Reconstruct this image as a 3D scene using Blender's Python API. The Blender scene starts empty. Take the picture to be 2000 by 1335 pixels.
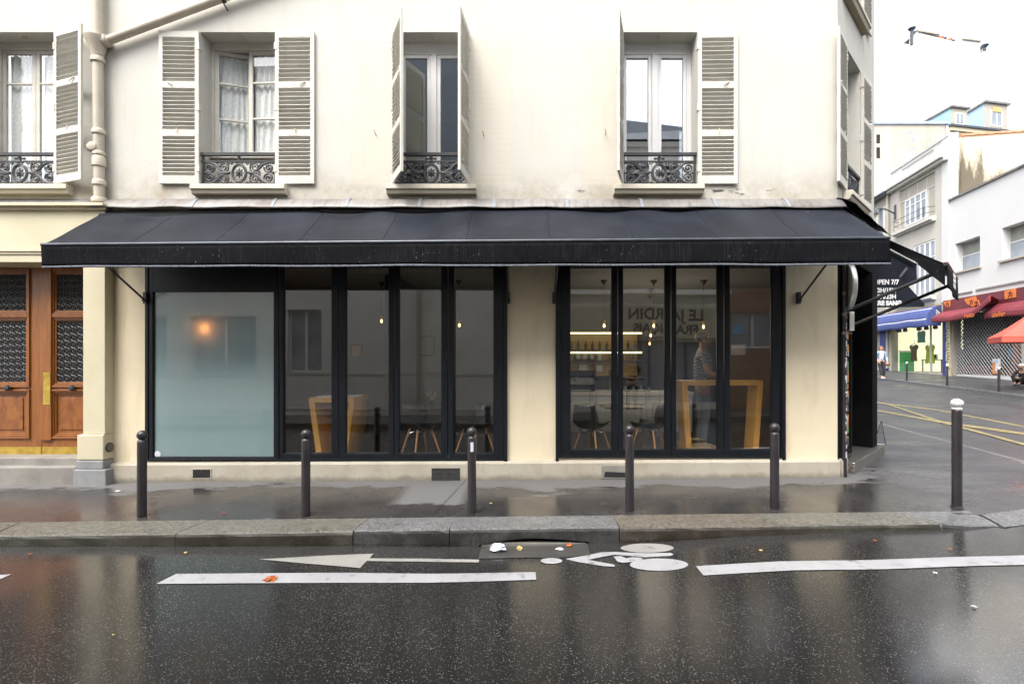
import bpy, bmesh, math, random
from mathutils import Vector, Matrix
random.seed(7)
sc = bpy.context.scene
COL = sc.collection
# ---------------------------------------------------------------- camera model (photo pixels -> world)
R_ = math.radians
D, H, CX, CY, FP = 7.407, 1.733, 1012.0, 703.0, 1000.0
def PX(px, Y=0.0): return (px-CX)*(Y+D)/FP
def PZ(py, Y=0.0): return H+(CY-py)*(Y+D)/FP
def lerp(a, b, t): return a+(b-a)*t
def interp(x, tab):
    if x <= tab[0][0]: return tab[0][1]
    for (a, u), (b, v) in zip(tab, tab[1:]):
        if x <= b:
            t = (x-a)/(b-a); t = t*t*(3-2*t)
            return u+(v-u)*t
    return tab[-1][1]
# ---------------------------------------------------------------- terrain
def Gs(x, y):                       # walking level
    z = .0192+.00686*max(min(x, 40), -30)
    if y < 0: z -= -max(y, -2.0)*max(.0383-.00314*x, .012)
    else: z += .024*min(y, 40)
    return z
GUT = [(-30, -.30), (-6, -.24), (-3.7, -.236), (-1.75, -.232), (-.73, -.245), (.3, -.232), (1.07, -.20), (2.77, -.118), (4.5, -.066), (5.2, -.028), (6.5, .0), (9, .03), (30, .16)]
def Zr(x, y):                       # carriageway
    f = interp(x, GUT)+.012*max(0, -2-y)*(1 if x < 6 else .5)
    g = Gs(x, y)-.06
    t = min(1, max(0, (y+2)/2.0))
    return f*(1-t)+g*t
def onground(px, py, fn):
    k = (py-CY)/FP; d = 1.8/k
    for _ in range(60):
        y = d-D; x = (px-CX)*d/FP
        d = .5*d+.5*(H-fn(x, y))/k
    y = d-D; x = (px-CX)*d/FP
    return Vector((x, y, fn(x, y)))
# ---------------------------------------------------------------- mesh builder
def root_of(o):
    while o.parent: o = o.parent
    return o
class MB:
    def __init__(s, M=None): s.bm = bmesh.new(); s.M = M or Matrix()
    def v(s, co): return s.bm.verts.new(s.M @ Vector(co))
    def face(s, pts):
        try: return s.bm.faces.new([s.v(p) for p in pts])
        except ValueError: return None
    def hexa(s, p):                 # 8 points: bottom ring, top ring
        v = [s.v(q) for q in p]
        for f in ((3,2,1,0), (4,5,6,7), (0,1,5,4), (1,2,6,5), (2,3,7,6), (3,0,4,7)): s.bm.faces.new([v[i] for i in f])
    def box(s, x0, x1, y0, y1, z0, z1, R=None):
        p = [Vector(c) for c in ((x0,y0,z0), (x1,y0,z0), (x1,y1,z0), (x0,y1,z0), (x0,y0,z1), (x1,y0,z1), (x1,y1,z1), (x0,y1,z1))]
        if R is not None: p = [R @ q for q in p]
        s.hexa(p)
    def prism(s, poly, ext):
        e = Vector(ext); a = [s.v(p) for p in poly]; b = [s.v(Vector(p)+e) for p in poly]; n = len(a)
        s.bm.faces.new(a[::-1]); s.bm.faces.new(b)
        for i in range(n): s.bm.faces.new((a[i], a[(i+1)%n], b[(i+1)%n], b[i]))
    def tube(s, pts, r, n=8, cap=True, flat=1.0, up=None):
        pts = [Vector(p) for p in pts]; rings = []; N = len(pts)
        if isinstance(r, (int, float)): r = [r]*N
        prev = None
        for i, p in enumerate(pts):
            t = (pts[min(i+1, N-1)]-pts[max(i-1, 0)])
            if t.length < 1e-9: t = Vector((0,0,1))
            t.normalize()
            if up is not None: a = Vector(up)
            elif prev is None: a = Vector((0,0,1)) if abs(t.z) < .9 else Vector((1,0,0))
            else: a = prev
            b = t.cross(a)
            if b.length < 1e-6: b = t.cross(Vector((1,.3,.2)))
            b.normalize(); a = b.cross(t).normalized(); prev = a
            rings.append([s.v(p+(b*math.cos(2*math.pi*k/n)+a*flat*math.sin(2*math.pi*k/n))*r[i]) for k in range(n)])
        for A, B in zip(rings, rings[1:]):
            for k in range(n): s.bm.faces.new((A[k], A[(k+1)%n], B[(k+1)%n], B[k]))
        if cap: s.bm.faces.new(rings[0][::-1]); s.bm.faces.new(rings[-1])
    def lathe(s, prof, c=(0,0,0), n=20, R=None):
        c = Vector(c); rings = []
        for r, z in prof:
            ring = []
            for k in range(n):
                q = Vector((max(r, 1e-4)*math.cos(2*math.pi*k/n), max(r, 1e-4)*math.sin(2*math.pi*k/n), z))
                if R is not None: q = R @ q
                ring.append(s.v(c+q))
            rings.append(ring)
        for A, B in zip(rings, rings[1:]):
            for k in range(n): s.bm.faces.new((A[k], A[(k+1)%n], B[(k+1)%n], B[k]))
        s.bm.faces.new(rings[0][::-1]); s.bm.faces.new(rings[-1])
    def ball(s, c, r, n=16, m=10):
        if isinstance(r, (int, float)): r = (r, r, r)
        c = Vector(c); rings = []
        for j in range(1, m):
            th = math.pi*j/m
            rings.append([s.v(c+Vector((r[0]*math.sin(th)*math.cos(2*math.pi*k/n), r[1]*math.sin(th)*math.sin(2*math.pi*k/n), r[2]*math.cos(th)))) for k in range(n)])
        t, b = s.v(c+Vector((0,0,r[2]))), s.v(c-Vector((0,0,r[2])))
        for A, B in zip(rings, rings[1:]):
            for k in range(n): s.bm.faces.new((A[k], B[k], B[(k+1)%n], A[(k+1)%n]))
        for k in range(n):
            s.bm.faces.new((t, rings[0][k], rings[0][(k+1)%n])); s.bm.faces.new((b, rings[-1][(k+1)%n], rings[-1][k]))
    def grid(s, fn, nu, nv):
        V = [[s.v(fn(i/nu, j/nv)) for j in range(nv+1)] for i in range(nu+1)]
        for i in range(nu):
            for j in range(nv): s.bm.faces.new((V[i][j], V[i+1][j], V[i+1][j+1], V[i][j+1]))
    def wall(s, x0, x1, z0, z1, holes, y0, y1):   # slab in the xz plane, y0 = street face, with real reveals
        xs = sorted({x0, x1}|{h[0] for h in holes}|{h[1] for h in holes}); zs = sorted({z0, z1}|{h[2] for h in holes}|{h[3] for h in holes})
        xs = [x for x in xs if x0 <= x <= x1]; zs = [z for z in zs if z0 <= z <= z1]
        nx, nz = len(xs)-1, len(zs)-1
        def solid(i, j):
            if not (0 <= i < nx and 0 <= j < nz): return False
            cx, cz = (xs[i]+xs[i+1])/2, (zs[j]+zs[j+1])/2
            return not any(h[0] < cx < h[1] and h[2] < cz < h[3] for h in holes)
        for i in range(nx):
            for j in range(nz):
                if not solid(i, j): continue
                a, b, c, d = xs[i], xs[i+1], zs[j], zs[j+1]
                s.face([(a,y0,c), (b,y0,c), (b,y0,d), (a,y0,d)]); s.face([(a,y1,c), (a,y1,d), (b,y1,d), (b,y1,c)])
                if not solid(i-1, j): s.face([(a,y0,c), (a,y0,d), (a,y1,d), (a,y1,c)])
                if not solid(i+1, j): s.face([(b,y0,c), (b,y1,c), (b,y1,d), (b,y0,d)])
                if not solid(i, j-1): s.face([(a,y0,c), (a,y1,c), (b,y1,c), (b,y0,c)])
                if not solid(i, j+1): s.face([(a,y0,d), (b,y0,d), (b,y1,d), (a,y1,d)])
        bmesh.ops.remove_doubles(s.bm, verts=s.bm.verts, dist=1e-5)
    def build(s, name, m, parent=None, smooth=False, bevel=0, thick=0, recalc=True):
        if recalc: bmesh.ops.recalc_face_normals(s.bm, faces=s.bm.faces)
        me = bpy.data.meshes.new(name)
        if parent is not None:
            off = root_of(parent).location
            bmesh.ops.translate(s.bm, verts=s.bm.verts, vec=-off)
        if smooth:
            for f in s.bm.faces: f.smooth = True
            for e in s.bm.edges:
                if len(e.link_faces) == 2 and e.calc_face_angle(0) > .7: e.smooth = False
        s.bm.to_mesh(me); s.bm.free()
        me.materials.append(m)
        o = bpy.data.objects.new(name, me); COL.objects.link(o)
        if parent is not None: o.parent = parent
        if thick:
            d = o.modifiers.new('thick', 'SOLIDIFY'); d.thickness = thick; d.offset = 0
        if bevel:
            d = o.modifiers.new('edge', 'BEVEL'); d.width = bevel; d.segments = 2; d.limit_method = 'ANGLE'; d.angle_limit = .7
        return o
def tag(o, label=None, cat=None, group=None, kind=None):
    if label: o['label'] = label
    if cat: o['category'] = cat
    if group: o['group'] = group
    if kind: o['kind'] = kind
    return o
def thing(name, loc, label, cat, group=None):
    o = bpy.data.objects.new(name, None); COL.objects.link(o); o.location = Vector(loc)
    o.empty_display_size = .1
    return tag(o, label, cat, group)
def kids(o): return [c for c in bpy.data.objects if c.parent == o]
def dup(o, loc=None, rz=None, label=None, parent=None):
    c = o.copy(); COL.objects.link(c)
    if parent is not None: c.parent = parent
    for ch in kids(o): dup(ch, parent=c)
    if loc is not None: c.location = Vector(loc)
    if rz is not None: c.rotation_euler.z = rz
    if label: c['label'] = label
    return c
_txt = {}
def text_mesh(body, size, M, mat, name, parent=None, ext=.002, bold=0., align='CENTER', sx=1.0):
    cu = bpy.data.curves.new('lettering', 'FONT'); cu.body = body; cu.size = size; cu.extrude = ext; cu.offset = bold
    cu.align_x = align; cu.align_y = 'CENTER'; cu.resolution_u = 3
    ob = bpy.data.objects.new('lettering', cu); COL.objects.link(ob)
    dg = bpy.context.evaluated_depsgraph_get(); dg.update()
    me = bpy.data.meshes.new_from_object(ob.evaluated_get(dg))
    bpy.data.objects.remove(ob); bpy.data.curves.remove(cu)
    me.transform(Matrix.Diagonal((sx, 1, 1, 1))); me.transform(M)
    if parent is not None: me.transform(Matrix.Translation(-root_of(parent).location))
    me.materials.clear(); me.materials.append(mat)
    o = bpy.data.objects.new(name, me); COL.objects.link(o)
    if parent is not None: o.parent = parent
    return o
def frame(o, xd, yd):               # matrix with local x along xd, local y along yd, z = x cross y
    x = Vector(xd).normalized(); y = Vector(yd).normalized(); z = x.cross(y).normalized(); y = z.cross(x)
    return Matrix(((x.x, y.x, z.x, o[0]), (x.y, y.y, z.y, o[1]), (x.z, y.z, z.z, o[2]), (0, 0, 0, 1)))
# ---------------------------------------------------------------- materials
class NT:
    def __init__(s, name):
        s.m = bpy.data.materials.new(name); s.m.use_nodes = True; s.t = s.m.node_tree; s.n = s.t.nodes
        s.b = s.n['Principled BSDF']; s.out = s.n['Material Output']
        s._co = None
    def new(s, kind, **kw):
        n = s.n.new(kind)
        for k, v in kw.items():
            if k in n.inputs: s.set(n.inputs[k], v)
            else: setattr(n, k, v)
        return n
    def set(s, sock, v):
        if isinstance(v, bpy.types.NodeSocket): s.t.links.new(v, sock)
        elif isinstance(v, (tuple, list)) and len(v) == 3 and sock.type == 'RGBA': sock.default_value = (*v, 1)
        else: sock.default_value = v
    @property
    def co(s):
        if s._co is None: s._co = s.n.new('ShaderNodeNewGeometry').outputs['Position']
        return s._co
    def mapped(s, scale=(1,1,1), rot=(0,0,0)):
        n = s.n.new('ShaderNodeMapping'); n.inputs['Scale'].default_value = scale; n.inputs['Rotation'].default_value = rot
        s.t.links.new(s.co, n.inputs['Vector']); return n.outputs[0]
    def noise(s, scale, detail=5, rough=.55, vec=None, dist=0):
        n = s.n.new('ShaderNodeTexNoise'); n.inputs['Scale'].default_value = scale; n.inputs['Detail'].default_value = detail
        n.inputs['Roughness'].default_value = rough; n.inputs['Distortion'].default_value = dist
        s.t.links.new(vec if vec is not None else s.co, n.inputs['Vector']); return n.outputs['Fac']
    def ramp(s, fac, stops):
        n = s.n.new('ShaderNodeValToRGB'); e = n.color_ramp.elements
        while len(e) < len(stops): e.new(.5)
        for el, (p, c) in zip(e, stops):
            el.position = p; el.color = (*c, 1) if isinstance(c, tuple) else (c, c, c, 1)
        s.set(n.inputs[0], fac); return n.outputs[0]
    def mix(s, f, a, b, mode='MIX'):
        n = s.n.new('ShaderNodeMix'); n.data_type = 'RGBA'; n.blend_type = mode
        s.set(n.inputs[0], f); s.set(n.inputs[6], a); s.set(n.inputs[7], b); return n.outputs[2]
    def math(s, op, a, b=0.0, clamp=False):
        n = s.n.new('ShaderNodeMath'); n.operation = op; n.use_clamp = clamp
        s.set(n.inputs[0], a); s.set(n.inputs[1], b); return n.outputs[0]
    def rng(s, v, a, b, c=0., d=1., smooth=False):
        n = s.n.new('ShaderNodeMapRange'); n.interpolation_type = 'SMOOTHSTEP' if smooth else 'LINEAR'
        for i, q in enumerate((v, a, b, c, d)): s.set(n.inputs[i], q)
        return n.outputs[0]
    def xyz(s):
        n = s.n.new('ShaderNodeSeparateXYZ'); s.t.links.new(s.co, n.inputs[0]); return n.outputs
    def boxmask(s, x0, x1, z0, z1, soft=.04):
        x, y, z = s.xyz()
        a = s.math('MULTIPLY', s.rng(x, x0-soft, x0+soft, 0, 1, True), s.rng(x, x1-soft, x1+soft, 1, 0, True))
        b = s.math('MULTIPLY', s.rng(z, z0-soft, z0+soft, 0, 1, True), s.rng(z, z1-soft, z1+soft, 1, 0, True))
        return s.math('MULTIPLY', a, b)
    def bump(s, h, strength=.3, dist=.01):
        n = s.n.new('ShaderNodeBump'); n.inputs['Strength'].default_value = strength; n.inputs['Distance'].default_value = dist
        s.t.links.new(h, n.inputs['Height']); s.t.links.new(n.outputs[0], s.b.inputs['Normal']); return n.outputs[0]
    def fin(s, col=None, rough=None, metal=None, spec=None):
        if col is not None: s.set(s.b.inputs['Base Color'], col)
        if rough is not None: s.set(s.b.inputs['Roughness'], rough)
        if metal is not None: s.set(s.b.inputs['Metallic'], metal)
        if spec is not None: s.set(s.b.inputs['Specular IOR Level'], spec)
        return s.m
def pm(name, c1, c2=None, scale=4, rough=.6, r2=None, bump=0, bscale=60, metal=0, lo=.35, hi=.65, spec=.5, dist=.004, stretch=(1,1,1)):
    t = NT(name)
    if c2 is None: c2 = tuple(x*.85 for x in c1)
    vec = t.mapped(stretch) if stretch != (1,1,1) else None
    f = t.noise(scale, 6, .6, vec)
    c = t.ramp(f, [(lo, c1), (hi, c2)])
    r = rough if r2 is None else t.rng(t.noise(scale*2.3, 4), .3, .7, rough, r2)
    if bump: t.bump(t.noise(bscale, 4, .6, vec), bump, dist)
    return t.fin(c, r, metal, spec)
def emit(name, c, s):
    t = NT(name); t.set(t.b.inputs['Base Color'], c); t.set(t.b.inputs['Emission Color'], c); t.b.inputs['Emission Strength'].default_value = s
    return t.m
def glass(name, tint=(.93,.95,.94), refl=1.7, rough=0.0, wav=0):
    t = NT(name)
    fr = t.new('ShaderNodeLayerWeight', Blend=.5); gl = t.new('ShaderNodeBsdfGlossy', Roughness=rough, Color=(.95,.97,1))
    tr = t.new('ShaderNodeBsdfTransparent', Color=tint)
    if wav:
        b = t.n.new('ShaderNodeBump'); b.inputs['Strength'].default_value = wav; b.inputs['Distance'].default_value = .02
        t.t.links.new(t.noise(1.3, 1), b.inputs['Height']); t.t.links.new(b.outputs[0], gl.inputs['Normal'])
    k = t.math('MINIMUM', t.math('ADD', .04*refl, t.math('MULTIPLY', t.math('POWER', fr.outputs['Facing'], 5.0), .9)), 1.0)
    mx = t.new('ShaderNodeMixShader'); t.set(mx.inputs[0], k); t.t.links.new(tr.outputs[0], mx.inputs[1]); t.t.links.new(gl.outputs[0], mx.inputs[2])
    t.t.links.new(mx.outputs[0], t.out.inputs['Surface']); t.n.remove(t.b)
    return t.m
SKY_STRENGTH, SUN_STRENGTH, EXPOSURE = .15, .5, 1.8
M = {}
def mk_wall_upper():
    t = NT('upper_render')
    big = t.noise(.9, 6, .6); fine = t.noise(14, 5, .6)
    c = t.ramp(big, [(.3, (0.5342,0.5245,0.485)), (.62, (0.512,0.4979,0.4455)), (.8, (0.4808,0.4633,0.3991))])
    x, y, z = t.xyz()
    grime = t.math('MULTIPLY', t.rng(z, 4.62, 4.08, 0, 1, True), t.rng(t.noise(2.2, 6, .7), .38, .62, 0, 1))
    c = t.mix(t.math('MULTIPLY', grime, .8), c, (.33,.29,.22))
    # darker striped panels on the wall beside the third and fourth windows
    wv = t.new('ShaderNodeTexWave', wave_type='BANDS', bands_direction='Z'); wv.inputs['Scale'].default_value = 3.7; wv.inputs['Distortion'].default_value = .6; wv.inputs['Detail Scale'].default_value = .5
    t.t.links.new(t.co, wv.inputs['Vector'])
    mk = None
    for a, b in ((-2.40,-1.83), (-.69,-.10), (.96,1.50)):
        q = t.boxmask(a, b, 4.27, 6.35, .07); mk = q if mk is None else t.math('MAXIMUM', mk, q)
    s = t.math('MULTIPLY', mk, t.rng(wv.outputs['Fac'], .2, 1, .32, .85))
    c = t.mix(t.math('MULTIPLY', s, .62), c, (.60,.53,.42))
    # plaster gone above the zinc: dark ragged chips
    chip = t.math('MULTIPLY', t.rng(z, 4.10, 4.13, 0, 1), t.rng(z, 4.19, 4.22, 1, 0))
    chip = t.math('MULTIPLY', chip, t.math('MULTIPLY', t.rng(x, .7, .95, 0, 1), t.rng(x, 3.5, 3.9, 1, 0)))
    chip = t.math('MULTIPLY', chip, t.rng(t.noise(5.5, 5, .7, t.mapped((.55,1,2.2))), .57, .60, 0, 1))
    c = t.mix(chip, c, (.07,.065,.06))
    c = t.mix(t.rng(t.noise(3.0, 8, .7, t.mapped((2.2,2.2,.35))), .52, .74, 0, .3), c, (.40,.365,.29))
    cv = t.n.new('ShaderNodeTexVoronoi'); cv.feature = 'DISTANCE_TO_EDGE'; cv.inputs['Scale'].default_value = .55
    wob = t.n.new('ShaderNodeTexNoise'); wob.inputs['Scale'].default_value = 2.2; wob.inputs['Detail'].default_value = 6; t.t.links.new(t.co, wob.inputs['Vector'])
    t.t.links.new(t.mix(.22, t.co, wob.outputs['Color']), cv.inputs['Vector'])
    ck = t.math('MULTIPLY', t.rng(cv.outputs['Distance'], .001, .0035, 1, 0), t.rng(t.noise(.6, 3), .52, .58, 0, .13))
    c = t.mix(ck, c, (.20,.17,.13))
    t.bump(t.noise(26, 6, .65), .25, .008)
    return t.fin(c, .85, 0, .25)
def mk_wall_lower():
    t = NT('lower_render')
    c = t.ramp(t.noise(1.1, 6, .6), [(.3, (.80,.70,.51)), (.7, (.72,.625,.445))])
    c = t.mix(t.rng(t.noise(1.5, 6, .65, t.mapped((1.6,1.6,.4))), .52, .72, 0, .55), c, (.48,.405,.285))
    c = t.mix(t.rng(t.noise(11, 6, .7), .66, .72, 0, .4), c, (.36,.30,.22))
    cv = t.n.new('ShaderNodeTexVoronoi'); cv.feature = 'DISTANCE_TO_EDGE'; cv.inputs['Scale'].default_value = .55
    wob = t.n.new('ShaderNodeTexNoise'); wob.inputs['Scale'].default_value = 2.2; wob.inputs['Detail'].default_value = 6; t.t.links.new(t.co, wob.inputs['Vector'])
    t.t.links.new(t.mix(.22, t.co, wob.outputs['Color']), cv.inputs['Vector'])
    ck = t.math('MULTIPLY', t.rng(cv.outputs['Distance'], .001, .0035, 1, 0), t.rng(t.noise(.6, 3), .52, .58, 0, .13))
    c = t.mix(ck, c, (.20,.17,.13))
    t.bump(t.noise(22, 6, .65), .3, .008)
    return t.fin(c, .85, 0, .25)
def mk_asphalt(name, wet=True, far=False):
    t = NT(name)
    vo = t.n.new('ShaderNodeTexVoronoi'); vo.inputs['Scale'].default_value = 88
    t.t.links.new(t.co, vo.inputs['Vector'])
    sep = t.n.new('ShaderNodeSeparateColor'); t.t.links.new(vo.outputs['Color'], sep.inputs[0])
    spot = t.math('MULTIPLY', t.rng(sep.outputs[0], .52, .62, 0, 1), t.rng(vo.outputs['Distance'], .28, .42, 1, 0))
    bright = t.rng(t.math('POWER', sep.outputs[1], 2.2), 0, 1, .03, .36)
    patch = t.noise(.55, 5, .6)
    base = t.ramp(patch, [(.3, (0.0064,0.0064,0.0068)), (.55, (0.0104,0.01016,0.01016)), (.75, (0.016,0.0152,0.0144))])
    base = t.mix(t.noise(55, 4, .7), base, (.032,.031,.030))
    xg, yg, zg = t.xyz()
    gut = t.math('MULTIPLY', t.rng(t.math('ADD', yg, t.math('MULTIPLY', t.noise(2.0, 4), .10)), -2.24, -2.20, 0, 1), t.rng(xg, 5.0, 6.0, 1, 0))
    base = t.mix(t.math('MULTIPLY', gut, .8), base, (.030,.029,.028))
    sp = t.math('MULTIPLY', t.math('MULTIPLY', spot, bright), t.math('MULTIPLY', t.rng(gut, 0, 1, 1, .25), t.rng(t.noise(.9, 5, .65), .32, .66, .25, 1.35)))
    c = t.mix(sp, base, (.62,.61,.58))
    x, y, z = t.xyz()
    # russet resurfaced strip towards the porch
    red = t.math('MULTIPLY', t.rng(x, -4.3, -4.1, 1, 0, True), t.math('MULTIPLY', t.rng(y, -2.42, -2.40, 1, 0), t.rng(t.noise(.8, 4), .35, .5, .4, 1)))
    c = t.mix(t.math('MULTIPLY', red, .55), c, (.060,.034,.028))
    grain = t.noise(230, 3, .6)
    wetn = t.noise(.42, 4, .55, t.mapped((1,.8,1)))
    r = t.rng(wetn, .38, .62, .10, .22)
    r = t.math('ADD', r, t.math('MULTIPLY', spot, .25))
    h = t.math('ADD', t.math('MULTIPLY', grain, .5), t.math('MULTIPLY', vo.outputs['Distance'], -.6))
    n = t.n.new('ShaderNodeBump'); n.inputs['Distance'].default_value = .0035
    t.set(n.inputs['Strength'], t.rng(wetn, .36, .62, .05, .15)); t.t.links.new(h, n.inputs['Height']); t.t.links.new(n.outputs[0], t.b.inputs['Normal'])
    fm = t.math('SUBTRACT', x, t.math('ADD', 1.5, t.math('MULTIPLY', t.math('ADD', y, 4.3), 2.1)))
    film = t.rng(t.math('ADD', fm, t.math('MULTIPLY', t.noise(1.1, 5, .65), .9)), .1, 1.2, 0, 1, True)
    t.set(t.b.inputs['Coat Weight'], film); t.b.inputs['Coat IOR'].default_value = 1.5
    t.set(t.b.inputs['Coat Roughness'], .16)
    return t.fin(c, r, 0, .62)
def mk_asphalt_far():
    t = NT('side_street_asphalt')
    c = t.ramp(t.noise(.5, 6, .6), [(.3, (0.0372,0.03844,0.04092)), (.7, (0.0527,0.05332,0.0558))])
    c = t.mix(t.rng(t.noise(90, 3, .7), .5, .7, 0, .5), c, (.16,.16,.16))
    t.bump(t.noise(140, 3), .35, .004)
    return t.fin(c, t.rng(t.noise(.7, 4), .35, .65, .28, .55), 0, .5)
def mk_pavement():
    t = NT('wet_pavement')
    x, y, z = t.xyz()
    n1 = t.noise(.75, 7, .62, t.mapped((.62,1.25,1)), .35)
    side = t.rng(x, 4.5, 6.4, 0, 1, True)
    edge = t.math('ADD', t.rng(y, -.70, -.08, 0, .30, True), t.rng(t.noise(4.5, 5, .7, t.mapped((.5,1.6,1))), .3, .7, -.09, .09))                 # sheltered strip along the wall
    dry = t.rng(t.math('ADD', n1, t.math('MULTIPLY', edge, t.math('SUBTRACT', 1.0, side))), .60, .69, 0, 1, True)
    blot = t.math('MULTIPLY', t.math('MULTIPLY', t.rng(x, -1.62, -1.45, 0, 1), t.rng(x, -.75, -.62, 1, 0)), t.rng(t.math('ADD', t.math('MULTIPLY', t.noise(3, 5), .5), y), -.90, -.84, 0, 1))
    dry = t.math('MAXIMUM', dry, blot)
    c = t.ramp(t.noise(1.3, 6, .6), [(.3, (0.016,0.0152,0.0156)), (.7, (0.0296,0.0272,0.0264))])
    red = t.math('MULTIPLY', t.rng(x, -5.0, -3.2, 1, 0, True), t.rng(y, -.5, -.9, 0, 1, True))
    c = t.mix(t.math('MULTIPLY', red, .6), c, (.062,.041,.036))
    c = t.mix(dry, c, (.108,.106,.105))
    c = t.mix(t.math('MULTIPLY', side, .75), c, t.ramp(t.noise(1.0, 7, .65, t.mapped((.45,1.1,1), (0,0,.5)), .6), [(.35, (.030,.031,.034)), (.68, (.085,.086,.090))]))
    g = t.noise(95, 3, .7)
    c = t.mix(t.rng(g, .52, .70, 0, .6), c, (.20,.19,.185))
    r = t.mix(dry, t.rng(t.noise(1.7, 4), .35, .65, .12, .30), (.75,.75,.75))
    r = t.math('ADD', r, t.math('MULTIPLY', side, t.rng(t.noise(.9, 6, .65, t.mapped((.4,1.3,1), (0,0,.5)), .5), .36, .62, .0, .34)))
    jt = t.math('MULTIPLY', t.rng(t.math('ABSOLUTE', t.math('ADD', t.math('ADD', x, .74), t.math('MULTIPLY', y, -.16))), .006, .012, 1, 0), t.rng(t.noise(3, 3), .3, .5, .3, .9))
    c = t.mix(jt, c, (.012,.012,.012))
    t.set(t.b.inputs['Roughness'], r)
    nb = t.n.new('ShaderNodeBump'); nb.inputs['Distance'].default_value = .004
    t.set(nb.inputs['Strength'], t.rng(t.noise(1.7, 4), .35, .65, .07, .24)); t.t.links.new(t.math('ADD', g, t.math('MULTIPLY', t.noise(9, 4), 1.2)), nb.inputs['Height']); t.t.links.new(nb.outputs[0], t.b.inputs['Normal'])
    return t.fin(c, None, 0, .62)
def mk_granite(name, a, b, moss):
    t = NT(name)
    vo = t.n.new('ShaderNodeTexVoronoi'); vo.inputs['Scale'].default_value = 62; t.t.links.new(t.co, vo.inputs['Vector'])
    sep = t.n.new('ShaderNodeSeparateColor'); t.t.links.new(vo.outputs['Color'], sep.inputs[0])
    c = t.mix(sep.outputs[0], a, b)
    x, y, z = t.xyz()
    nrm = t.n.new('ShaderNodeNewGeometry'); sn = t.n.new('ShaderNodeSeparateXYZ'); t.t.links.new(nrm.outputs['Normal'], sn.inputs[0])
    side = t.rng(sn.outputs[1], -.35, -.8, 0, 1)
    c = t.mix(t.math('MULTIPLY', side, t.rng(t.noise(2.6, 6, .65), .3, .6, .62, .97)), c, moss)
    c = t.mix(t.rng(t.noise(4, 6, .7), .55, .75, 0, .6), c, tuple(k*.45 for k in a))
    t.bump(t.math('ADD', t.noise(120, 4, .7), t.math('MULTIPLY', t.noise(14, 4), .8)), .55, .006)
    return t.fin(c, t.rng(t.noise(3, 4), .35, .65, .22, .5), 0, .5)
def mk_paint(name, col, wear=.55):
    t = NT(name)
    w = t.noise(9, 7, .72); g = t.noise(130, 3, .7)
    c = t.ramp(t.noise(3, 5, .6), [(.3, col), (.75, tuple(k*.78 for k in col))])
    c = t.mix(t.rng(w, wear, wear+.09, 0, .8), c, (.10,.10,.10))
    c = t.mix(t.rng(g, .62, .74, 0, .35), c, (.2,.2,.2))
    t.bump(g, .3, .003)
    return t.fin(c, .42, 0, .5)
def mk_oak(name, a, b, sc=3, axis=(14,14,1), rough=.45):
    t = NT(name)
    f = t.noise(sc, 6, .6, t.mapped(axis), .8)
    c = t.ramp(f, [(.3, a), (.68, b)])
    c = t.mix(t.rng(t.noise(1.5, 4), .4, .7, 0, .35), c, tuple(k*.62 for k in a))
    t.bump(f, .12, .004)
    return t.fin(c, rough, 0, .45)
def mk_awning():
    t = NT('awning_canvas')
    c = t.ramp(t.noise(1.1, 7, .65, t.mapped((1,.6,.6))), [(.3, (.0045,.0060,.0100)), (.5, (.0095,.0120,.0185)), (.72, (.0185,.0222,.0315))])
    sp = t.rng(t.noise(46, 2, .5), .735, .77, 0, 1)
    c = t.mix(t.math('MULTIPLY', sp, .55), c, (.42,.42,.40))
    c = t.mix(t.rng(t.noise(2.2, 6, .7), .55, .8, 0, .3), c, (.04,.043,.05))
    t.bump(t.noise(420, 2), .2, .001)
    return t.fin(c, .52, 0, .16)
def mk_valance():
    t = NT('valance_canvas')
    c = t.ramp(t.noise(2.0, 6, .6), [(.3, (0.00405,0.0045,0.00585)), (.7, (0.00675,0.0072,0.00945))])
    st = t.noise(60, 4, .75, t.mapped((1,1,.05)))
    c = t.mix(t.math('MULTIPLY', t.rng(st, .48, .70, 0, .55), t.rng(t.noise(3, 4), .35, .6, .25, 1)), c, (.035,.036,.038))
    dr = t.math('MULTIPLY', t.rng(t.noise(75, 2, .5, t.mapped((1,1,.30))), .70, .74, 0, 1), t.rng(t.noise(2.3, 3), .45, .6, 0, 1))
    c = t.mix(t.math('MULTIPLY', dr, .9), c, (.30,.30,.29))
    t.bump(t.noise(300, 2), .2, .001)
    return t.fin(c, .7, 0, .06)
def mk_frost():
    t = NT('frosted_film')
    c = t.ramp(t.math('ADD', t.math('MULTIPLY', t.noise(1.4, 5, .6), .6), t.math('MULTIPLY', t.noise(5, 6, .7, t.mapped((1.6,1,.12))), .4)), [(.3, (.265,.38,.395)), (.7, (.30,.415,.425))])
    df = t.new('ShaderNodeBsdfDiffuse'); t.set(df.inputs['Color'], c)
    tl = t.new('ShaderNodeBsdfTranslucent'); t.set(tl.inputs['Color'], (.55,.62,.60))
    a = t.new('ShaderNodeMixShader'); a.inputs[0].default_value = .22; t.t.links.new(df.outputs[0], a.inputs[1]); t.t.links.new(tl.outputs[0], a.inputs[2])
    gl = t.new('ShaderNodeBsdfGlossy', Roughness=.02)
    fr = t.new('ShaderNodeLayerWeight', Blend=.5)
    k = t.math('MINIMUM', t.math('ADD', .20, t.math('MULTIPLY', t.math('POWER', fr.outputs['Facing'], 5.0), .85)), 1.0)
    m = t.new('ShaderNodeMixShader'); t.set(m.inputs[0], k); t.t.links.new(a.outputs[0], m.inputs[1]); t.t.links.new(gl.outputs[0], m.inputs[2])
    t.t.links.new(m.outputs[0], t.out.inputs['Surface']); t.n.remove(t.b)
    return t.m
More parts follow.
